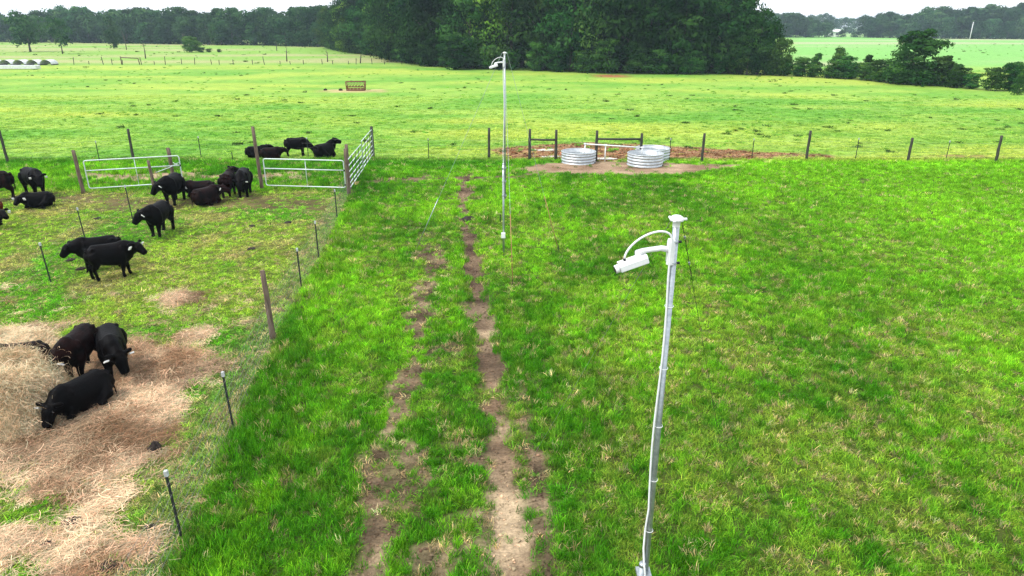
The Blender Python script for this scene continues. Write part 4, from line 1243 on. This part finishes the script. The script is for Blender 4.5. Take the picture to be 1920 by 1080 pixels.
    for s in (-1, 1):
        r0 = h0 + hs * s * .11 + hu * .085 - hd * .02
        e1 = r0 + hs * s * .09 + hu * .01 - hd * .02; e2 = r0 + hs * s * .20 - hu * .03 - hd * .05
        m.ell([r0, e1, r0 + hs * s * .15 - hu * .01 - hd * .035, e2], [.034, .050, .048, .022], [.042, .062, .058, .026], 8)
        ears.append((r0 + hs * s * .165 - hu * .085 + hd * .0, s))
    return m, ears, (h0, hd, hu, hs)

def remeshed(m, voxel, name, mat, crop=True):
    me = m.mesh(name)
    ob = bpy.data.objects.new(name, me); col.objects.link(ob)
    rm = ob.modifiers.new("remesh", 'REMESH'); rm.mode = 'VOXEL'; rm.voxel_size = voxel; rm.use_smooth_shade = True
    sm_ = ob.modifiers.new("smooth", 'SMOOTH'); sm_.factor = .5; sm_.iterations = 5
    dg = bpy.context.evaluated_depsgraph_get(); dg.update()
    out = bpy.data.meshes.new_from_object(ob.evaluated_get(dg))
    out.name = name
    bpy.data.objects.remove(ob); bpy.data.meshes.remove(me)
    if crop:
        co = np.zeros(len(out.vertices) * 3, dtype=np.float32); out.vertices.foreach_get("co", co)
        co = co.reshape(-1, 3); co[:, 2] = np.maximum(co[:, 2], 0.0); out.vertices.foreach_set("co", co.ravel())
    smooth(out)
    out.materials.clear(); out.materials.append(mat)
    return out

tag_m = MB(); tag_m.box((0, 0, 0), (.022, .066, .076)); TAGW = tag_m.mesh("ear_tag", MAT['tag_w']); TAGY = tag_m.mesh("ear_tag", MAT['tag_y'])
eye_m = MB(); eye_m.ell([(-.016, 0, 0), (-.008, 0, 0), (.008, 0, 0), (.016, 0, 0)], [.006, .016, .016, .006], [.006, .016, .016, .006], 8); EYE = eye_m.mesh("eye", MAT['eye'], True)

def cow(label, x, y, heading, pose='stand', scale=.95, neck=(.35, 0), head=(-.5, 0), coat_='coat_black', tags=('w', 'w'), step=.0, sink=0.0, neck_len=.34, voxel=.026, tail=0.0, group="black cattle in the pen", name="calf", tagsize=1.3):
    scale *= .90
    o = empty(name, (x, y, gz1(x, y) - sink), R(heading))
    neck_len = .17 if neck[0] > -.3 else .22 if neck[0] > -.4 else .34
    m, ears, (h0, hd, hu, hs) = cow_body(pose, neck[0], neck[1], head[0], head[1], step, neck_len, 0, tail)
    me = remeshed(m, voxel, "body", MAT[coat_])
    b = link_mesh("body", me, o); b.scale = (scale,) * 3
    for (p, s), t in zip(ears, tags):
        if t:
            q = link_mesh("ear_tag", TAGW if t == 'w' else TAGY, o)
            q.location = p * scale + hd * .04; q.scale = (tagsize,) * 3
            q.rotation_euler = hd.to_track_quat('X', 'Z').to_euler()
    for s in (-1, 1):
        e = link_mesh("eye", EYE, o); e.location = (h0 + hd * .12 + hs * s * .130 + hu * .065) * scale; e.scale = (scale,) * 3
    tag(o, label, "calf", group)
    return o

# near hay: two eating, two resting
cow("rusty-black calf eating at the hay pile with one yellow and one white tag", -9.05, 12.85, -84, neck=(-.31, -.40), head=(-1.0, -.15), coat_='coat_rust', tags=('y', 'w'), scale=.98, step=.06)
cow("black calf facing right of camera with head down on the trampled hay", -8.38, 12.90, -58, neck=(-.34, .25), head=(-1.0, .1), tags=('w', 'w'), scale=.98, step=-.05)
cow("black calf lying on the hay in front of the two eating calves", -8.20, 11.42, -112, 'lie', .95, neck=(-.15, .25), head=(-.85, .1), tags=('w', None))
cow("dark calf lying half hidden behind the hay pile at the left edge", -10.45, 12.95, 196, 'lie', .95, neck=(.10, .1), head=(-.5, -.1), coat_='coat_rust', tags=(None, None))
# middle pair
cow("black calf facing left, partly hidden by the calf in front of it", -12.42, 19.55, 208, neck=(.02, 0), head=(-.75, -.05), tags=('w', None), scale=1.0, step=.05)
cow("black calf standing broadside facing right in the middle of the pen", -11.62, 18.78, 30, neck=(.16, -.1), head=(-.55, -.65), tags=('w', 'w'), scale=.98, step=.10)
cow("black calf walking down from the left gate, head turned left", -12.43, 23.3, -90, neck=(.06, -.55), head=(-.75, -.3), tags=(None, 'w'), scale=1.08, step=.07)
# by the gates
cow("black calf before the left gate with lowered head showing one white tag", -14.05, 27.85, -86, neck=(-.10, -.6), head=(-.8, -.3), tags=(None, 'w'), scale=1.15, step=.04)
cow("dark calf lying behind another lying calf near the middle gate", -13.45, 29.0, 195, 'lie', .98, neck=(.05, .55), head=(-.5, .2), tags=('w', 'w'), coat_='coat_rust')
cow("rusty-black calf lying in front, head towards the middle gate", -12.65, 27.75, 62, 'lie', 1.02, neck=(.25, -.6), head=(-.4, -.4), tags=('w', 'w'), coat_='coat_rust')
cow("rusty-black calf seen from behind near the middle gate", -12.28, 29.2, 98, neck=(.62, -.2), head=(-.2, -.7), tags=(None, 'w'), coat_='coat_rust', scale=1.0)
cow("black calf facing the camera just left of the tallest post", -11.60, 29.15, -78, neck=(-.35, 0), head=(-1.05, 0), tags=(None, 'w'), scale=1.10, step=-.04)
# left edge
cow("dark calf cut off by the left edge, only hindquarters in view", -21.75, 28.25, 213, neck=(.2, 0), head=(-.6, 0), tags=('w', 'w'), scale=1.15, coat_='coat_rust')
cow("black calf near the left edge standing with head turned to the right", -20.65, 29.15, -36, neck=(-.12, -.15), head=(-.75, -.2), tags=('w', 'w'), scale=1.15)
cow("black calf lying at the left with both white tags showing", -19.15, 27.0, 206, 'lie', .90, neck=(.05, .65), head=(-.45, .45), tags=('w', 'w'))
cow("red-brown calf lying at the left edge, only its rump in view", -20.45, 25.75, 213, 'lie', .95, neck=(.2, 0), head=(-.4, 0), coat_='coat_red', tags=(None, None))
cow("black calf at the left edge with only its head in view", -19.1, 23.85, 20, 'lie', 1.0, neck=(.25, -.35), head=(-.3, -.55), tags=('w', 'w'))
# beyond the gates
GB = "cattle resting beyond the gates"
cow("black calf lying left of the brown lying calf beyond the gates", -14.30, 38.45, 22, 'lie', .95, neck=(.45, -.2), head=(-.3, .5), tags=(None, None), group=GB)
cow("brownish calf lying beyond the middle gate, head to the right", -13.35, 38.0, 18, 'lie', .9, neck=(.20, 0), head=(-.35, -.1), tags=(None, None), coat_='coat_rust', group=GB)
cow("black calf grazing with its nose in the grass beyond the middle gate", -12.15, 38.75, 14, neck=(-.55, 0), head=(-.95, 0), tags=(None, None), scale=.98, group=GB, step=.04)
cow("black calf lying with raised head beside the side gates", -10.45, 38.3, 62, 'lie', 1.15, neck=(.85, -.45), head=(-.15, -.5), tags=(None, None), group=GB)

# ------------------------------------------------------------------ hay pile (what is left of round bales)
def hay_pile(label, cx, cy_, rx, ry, h, n, seed):
    o = empty("hay_pile", (cx, cy_, 0))
    k = 56; V = []; F = []
    for i in range(k + 1):
        for j in range(k + 1):
            u, v = -1.15 + 2.3 * i / k, -1.15 + 2.3 * j / k
            V.append((u * rx, v * ry, 0))
    V = np.array(V)
    def hz(X, Y):
        q = np.hypot(X / rx, Y / ry) + (fbm(X + cx, Y + cy_, .8, seed, 3) - .5) * .45
        return h * sstep(1.02, .50, q) * (.72 + .55 * fbm(X + cx, Y + cy_, .55, seed + 5, 3)) - .05 * sstep(.9, 1.1, q)
    V[:, 2] = hz(V[:, 0], V[:, 1])
    idx_ = np.arange((k + 1) ** 2).reshape(k + 1, k + 1)
    F = np.stack([idx_[:-1, :-1], idx_[1:, :-1], idx_[1:, 1:], idx_[:-1, 1:]], -1).reshape(-1, 4)
    me = np_mesh("heap", V, F); smooth(me); link_mesh("heap", me, o, MAT['haycore'])
    r = np.random.default_rng(seed)
    p = r.uniform(-1.1, 1.1, (n, 2)); p = p[np.hypot(p[:, 0], p[:, 1]) < 1.08]
    X, Y = p[:, 0] * rx, p[:, 1] * ry; n = len(X)
    e = .03
    sx_ = (hz(X + e, Y) - hz(X - e, Y)) / (2 * e); sy_ = (hz(X, Y + e) - hz(X, Y - e)) / (2 * e)
    rot = np.stack([np.arctan(sy_) + r.normal(0, .3, n), -np.arctan(sx_) + r.normal(0, .3, n), np.where(r.uniform(0, 1, n) < .5, r.normal(.6, .6, n), r.uniform(0, 6.28, n))], -1)
    s_ = r.uniform(.20, .40, n)
    gc = lerp(C(.56, .42, .25), C(.96, .80, .55), np.clip((fbm(X + cx, Y + cy_, .5, seed + 9, 3) - .3) * 2.4 + r.normal(0, .2, n), 0, 1))
    s = scatter("straw", STRAW, np.column_stack([X, Y, hz(X, Y) - .01]), rot, np.stack([s_, s_, s_ * .6], -1), r.integers(0, 6, n), gc, MAT['hay'])
    s.parent = o
    tag(o, label, "hay pile")
MAT['haycore'] = noise_mat("packed_hay", (.42, .30, .17), (.74, .58, .37), 9, .95, bump=.8)
hay_pile("large pale heap of hay at the left edge with calves around it", -9.75, 11.20, 1.35, 1.2, .84, 4600, 501)
hay_pile("low ridge of hay behind the large heap at the left edge", -11.5, 14.1, 1.1, .5, .22, 600, 521)

# ------------------------------------------------------------------ dung, clods
def dung(name, label, x, y, r, h, seed, cat="dung", mat='manure', group="dark dung pats in the pen"):
    rr = random.Random(seed); m = MB()
    prof = [(r, -.02), (r * 1.05, h * .25), (r * .85, h * .7), (r * .5, h * .95), (.002, h)]
    m.lathe(prof, 16)
    m.v = [(vx * (1 + rr.uniform(-.22, .22)), vy * (1 + rr.uniform(-.22, .22)), vz * (1 + rr.uniform(-.25, .25))) for (vx, vy, vz) in m.v]
    o = m.build(name, MAT[mat], None, True); o.location = (x, y, gz1(x, y) + .012); o.scale = (1, rr.uniform(.7, 1.0), 1); o.rotation_euler = (0, 0, rr.uniform(0, 6))
    tag(o, label, cat, group)
dung("dung_pat", "round black dung lump on the hay right of the lying calf", -6.19, 10.05, .11, .13, 1)
dung("dung_pat", "brown flattened dung pat in the hay left of the nearest stake", -6.51, 8.2, .15, .05, 2)
dung("dung_pat", "small black dung pat at the lower left in green grass", -6.57, 7.72, .10, .05, 3)
dung("dung_pat", "dark dung pat just left of the nearest steel stake", -5.31, 8.06, .12, .04, 4)
dung("dung_pat", "dark dung pat at the bottom edge of the picture", -5.5, 7.3, .15, .05, 5)
for i, (x, y) in enumerate([(-13.3, 24.6), (-15.9, 25.4), (-9.6, 24.3), (-13.1, 19.6), (-13.9, 20.4), (-8.6, 21.5), (-8.4, 24.8)]):
    dung("dung_pat", ["small dung pat left of the walking calf", "small dung pat in the yellow grass near the tall inner stake", "small dung pat in the grass below the middle gate", "dung pat at the foot of the stake by the two big cattle", "dung pat just behind the stake by the two big cattle", "dung pat in the grass midway along the pen fence", "dung pat close to the corner end of the pen fence"][i], x, y, .14, .05, 10 + i)
dung("soil_clod", "dark tufted mound of soil in the middle of the dirt track", -1.62, 25.3, .30, .14, 31, "soil mound", 'manure', None)

# ------------------------------------------------------------------ hay feeder out in the pasture
o = empty("hay_feeder", (-17.8, 80.9, 0))
for nm, pts, r in [("top_rail", [(-1.08, -.3, 1.0), (1.08, -.3, 1.0)], .045), ("top_rail", [(-1.08, .3, 1.0), (1.08, .3, 1.0)], .045), ("middle_rail", [(-1.0, -.22, .42), (1.0, -.22, .42)], .045), ("bottom_rail", [(-1.0, -.3, .05), (1.0, -.3, .05)], .05), ("bottom_rail", [(-1.0, .3, .05), (1.0, .3, .05)], .05), ("middle_rail", [(-1.0, .22, .42), (1.0, .22, .42)], .04)]:
    m = MB(); m.tube(pts, r, 7); m.build(nm, MAT['rust'], o, True)
for s in (-1, 1):
    m = MB(); m.tube([(s * 1.0, -.3, 0), (s * 1.08, -.3, 1.02)], .05, 7); m.tube([(s * 1.0, .3, 0), (s * 1.08, .3, 1.02)], .05, 7); m.tube([(s * 1.02, -.3, .4), (s * 1.02, .3, .4)], .04, 6); m.build("end_frame", MAT['rust'], o, True)
for k in range(6):
    x0 = -1.0 + k * .34
    for yy in (-.28, .28):
        m = MB(); m.tube([(x0, yy, .42), (x0 + .17, yy, 1.0), (x0 + .34, yy, .42)], .024, 5); m.build("lattice_bar", MAT['rust'], o, True)
for k in range(5):
    m = MB(); m.box((-.8 + k * .4, -.29, .24), (.36, .03, .16)); m.build("side_panel", MAT['rust'], o)
tag(o, "rusty brown lattice hay feeder standing alone in the far pasture", "hay feeder")
dung("stone_lump", "dark lump on the bare soil left of the rusty feeder", -19.6, 81.0, .22, .2, 41, "lump", 'manure', "lumps left of the feeder")
dung("stone_lump", "smaller dark lump farthest left of the rusty feeder", -21.4, 81.2, .18, .18, 42, "lump", 'manure', "lumps left of the feeder")

# ------------------------------------------------------------------ far left field: shelters, trough, old fence
for i in range(5):
    x = -97.5 + i * 2.45
    o = empty("arched_shelter", (x, 135.4 + .15 * i, 0))
    m = MB(); n = 12; v = []
    for yy in (-1.1, 1.1):
        for k in range(n + 1):
            w = math.pi * k / n; v.append((1.08 * math.cos(w), yy, .12 + .85 * math.sin(w)))
    f = [(k, k + 1, n + 1 + k + 1, n + 1 + k) for k in range(n)] + [tuple(range(n + 1, 2 * n + 2))]
    m.add(v, f); m.build("roof", MAT['tin'], o, True)
    m = MB(); m.box((-1.05, 0, .06), (.08, 2.2, .24)); m.box((1.05, 0, .06), (.08, 2.2, .24)); m.build("skid", MAT['wood_dark'], o)
    tag(o, ["leftmost", "second from left", "middle", "fourth from left", "rightmost"][i] + " of the five white arched shelters in the far left field", "shelter", "white arched shelters")
m = MB(); m.box((-92, 122.5, .32), (22, 1.2, .5)); m.box((-92, 122.0, .60), (22, .12, .1)); m.box((-92, 123.0, .60), (22, .12, .1))
tag(m.build("feed_trough", MAT['tin']), "long low white trough at the far left edge of the pasture", "trough")
rf = random.Random(5)
for i in range(26):
    x = -84 + i * 2.6 + rf.uniform(-.7, .7); y = 137 + .05 * i + rf.uniform(-.6, .6)
    wood_post("old_post", "thin old post, " + nth(i, 26) + " from the left in the broken fence behind the far pasture", x, y, rf.uniform(.6, 1.5), .06, 'wood_dark', (rf.uniform(-.12, .12), 0), "thin old posts behind the far pasture")
o = empty("old_gate_frame", (-74.5, 137, 0))
for nm, pts in [("post", [(0, 0, 0), (0, 0, 1.5)]), ("post", [(3.4, 0, 0), (3.3, 0, 1.2)]), ("rail", [(0, 0, 1.3), (3.3, 0, 1.15)])]:
    m = MB(); m.tube(pts, .09, 7); m.build(nm, MAT['wood'], o, True)
tag(o, "small old wooden gate frame in the broken fence behind the pasture", "gate frame")
for i, (x, y, h) in enumerate([(-83, 163, 3.4), (-47, 150, 3.0), (-38, 148, 2.2), (-30, 142, 1.8), (-104, 230, 5), (-70, 215, 3), (-120, 225, 5.5)]):
    m = MB(); m.tube([(0, 0, -.1), (.1, 0, h * .5), (rf.uniform(-.5, .5), 0, h)], [.14, .09, .02], 6)
    for k in range(4):
        z = h * rf.uniform(.35, .9); m.tube([(.08, 0, z), (rf.uniform(-1, 1) * .9, rf.uniform(-.5, .5), z + rf.uniform(.1, .7))], [.05, .01], 5)
    ob = m.build("dead_sapling", MAT['bark'], None, True); ob.location = (x, y, 0)
    tag(ob, ["bare dead sapling behind the old gate frame", "bare dead sapling nearest left of the wood", "short bare sapling beside the wood's left corner", "stubby bare sapling in the weeds at the wood's foot", "tall bare sapling against the far left tree line", "thin bare sapling right of the round bush", "tallest bare sapling near the lone trees"][i], "dead tree", "bare dead saplings")
for i, (x, y, h) in enumerate([(213, 470, 4.2), (218.5, 466, 3.0), (222, 468, 3.4), (226, 460, 5.5)]):
    tree("meadow_bush", ["left dark bush in front of the far pale house", "lowest dark bush in front of the far pale house", "dark bush right of the lowest before the far house", "largest dark bush right of the far pale house"][i], "bush", x, y, h, h * 1.5, 'f2', 's', "bushes before the far house")
# far right: utility pole and pale house in the gap
o = empty("utility_pole", (257, 408, 0))
m = MB(); m.tube([(0, 0, -.5), (0, 0, 9.0)], [.26, .18], 8); m.build("pole", MAT['tin'], o, True)
m = MB(); m.box((0, 0, 8.4), (2.2, .16, .16)); m.build("crossarm", MAT['wood'], o)
tag(o, "pale leaning utility pole before the far right tree line", "utility pole")
o = empty("farm_house", (219.5, 500, 0), R(-20))
m = MB(); m.box((0, 0, 1.6), (9, 6, 3.2)); m.build("wall", MAT['plaster'], o)
m = MB(); m.add([(-5, -3.6, 3.2), (5, -3.6, 3.2), (5, 3.6, 3.2), (-5, 3.6, 3.2), (-5, 0, 4.8), (5, 0, 4.8)], [(0, 1, 5, 4), (2, 3, 4, 5), (0, 4, 3), (1, 2, 5), (0, 3, 2, 1)]); m.build("roof", MAT['tin'], o)
for x in (-3, 0, 3):
    m = MB(); m.box((x, -3.03, 1.8), (1.3, .06, 1.3)); m.build("window", MAT['black'], o)
tag(o, "pale house with light roof in the gap of the far right trees", "house")

# ------------------------------------------------------------------ haze: the humid air between here and the far trees
m = MB(); m.box((0, 1230, 16.0), (5200, 2660, 36.0))
hz_ = m.build("haze")
N = NT("humid_air")
pv = N.n("ShaderNodeVolumePrincipled"); pv.inputs['Color'].default_value = (.66, .84, 1.0, 1); pv.inputs['Density'].default_value = .00028; pv.inputs['Anisotropy'].default_value = 0.0
N.l(pv.outputs[0], N.out.inputs['Volume'])
hz_.data.materials.append(N.m)
tag(hz_, "thin pale haze in front of the far trees", "haze", kind="stuff")
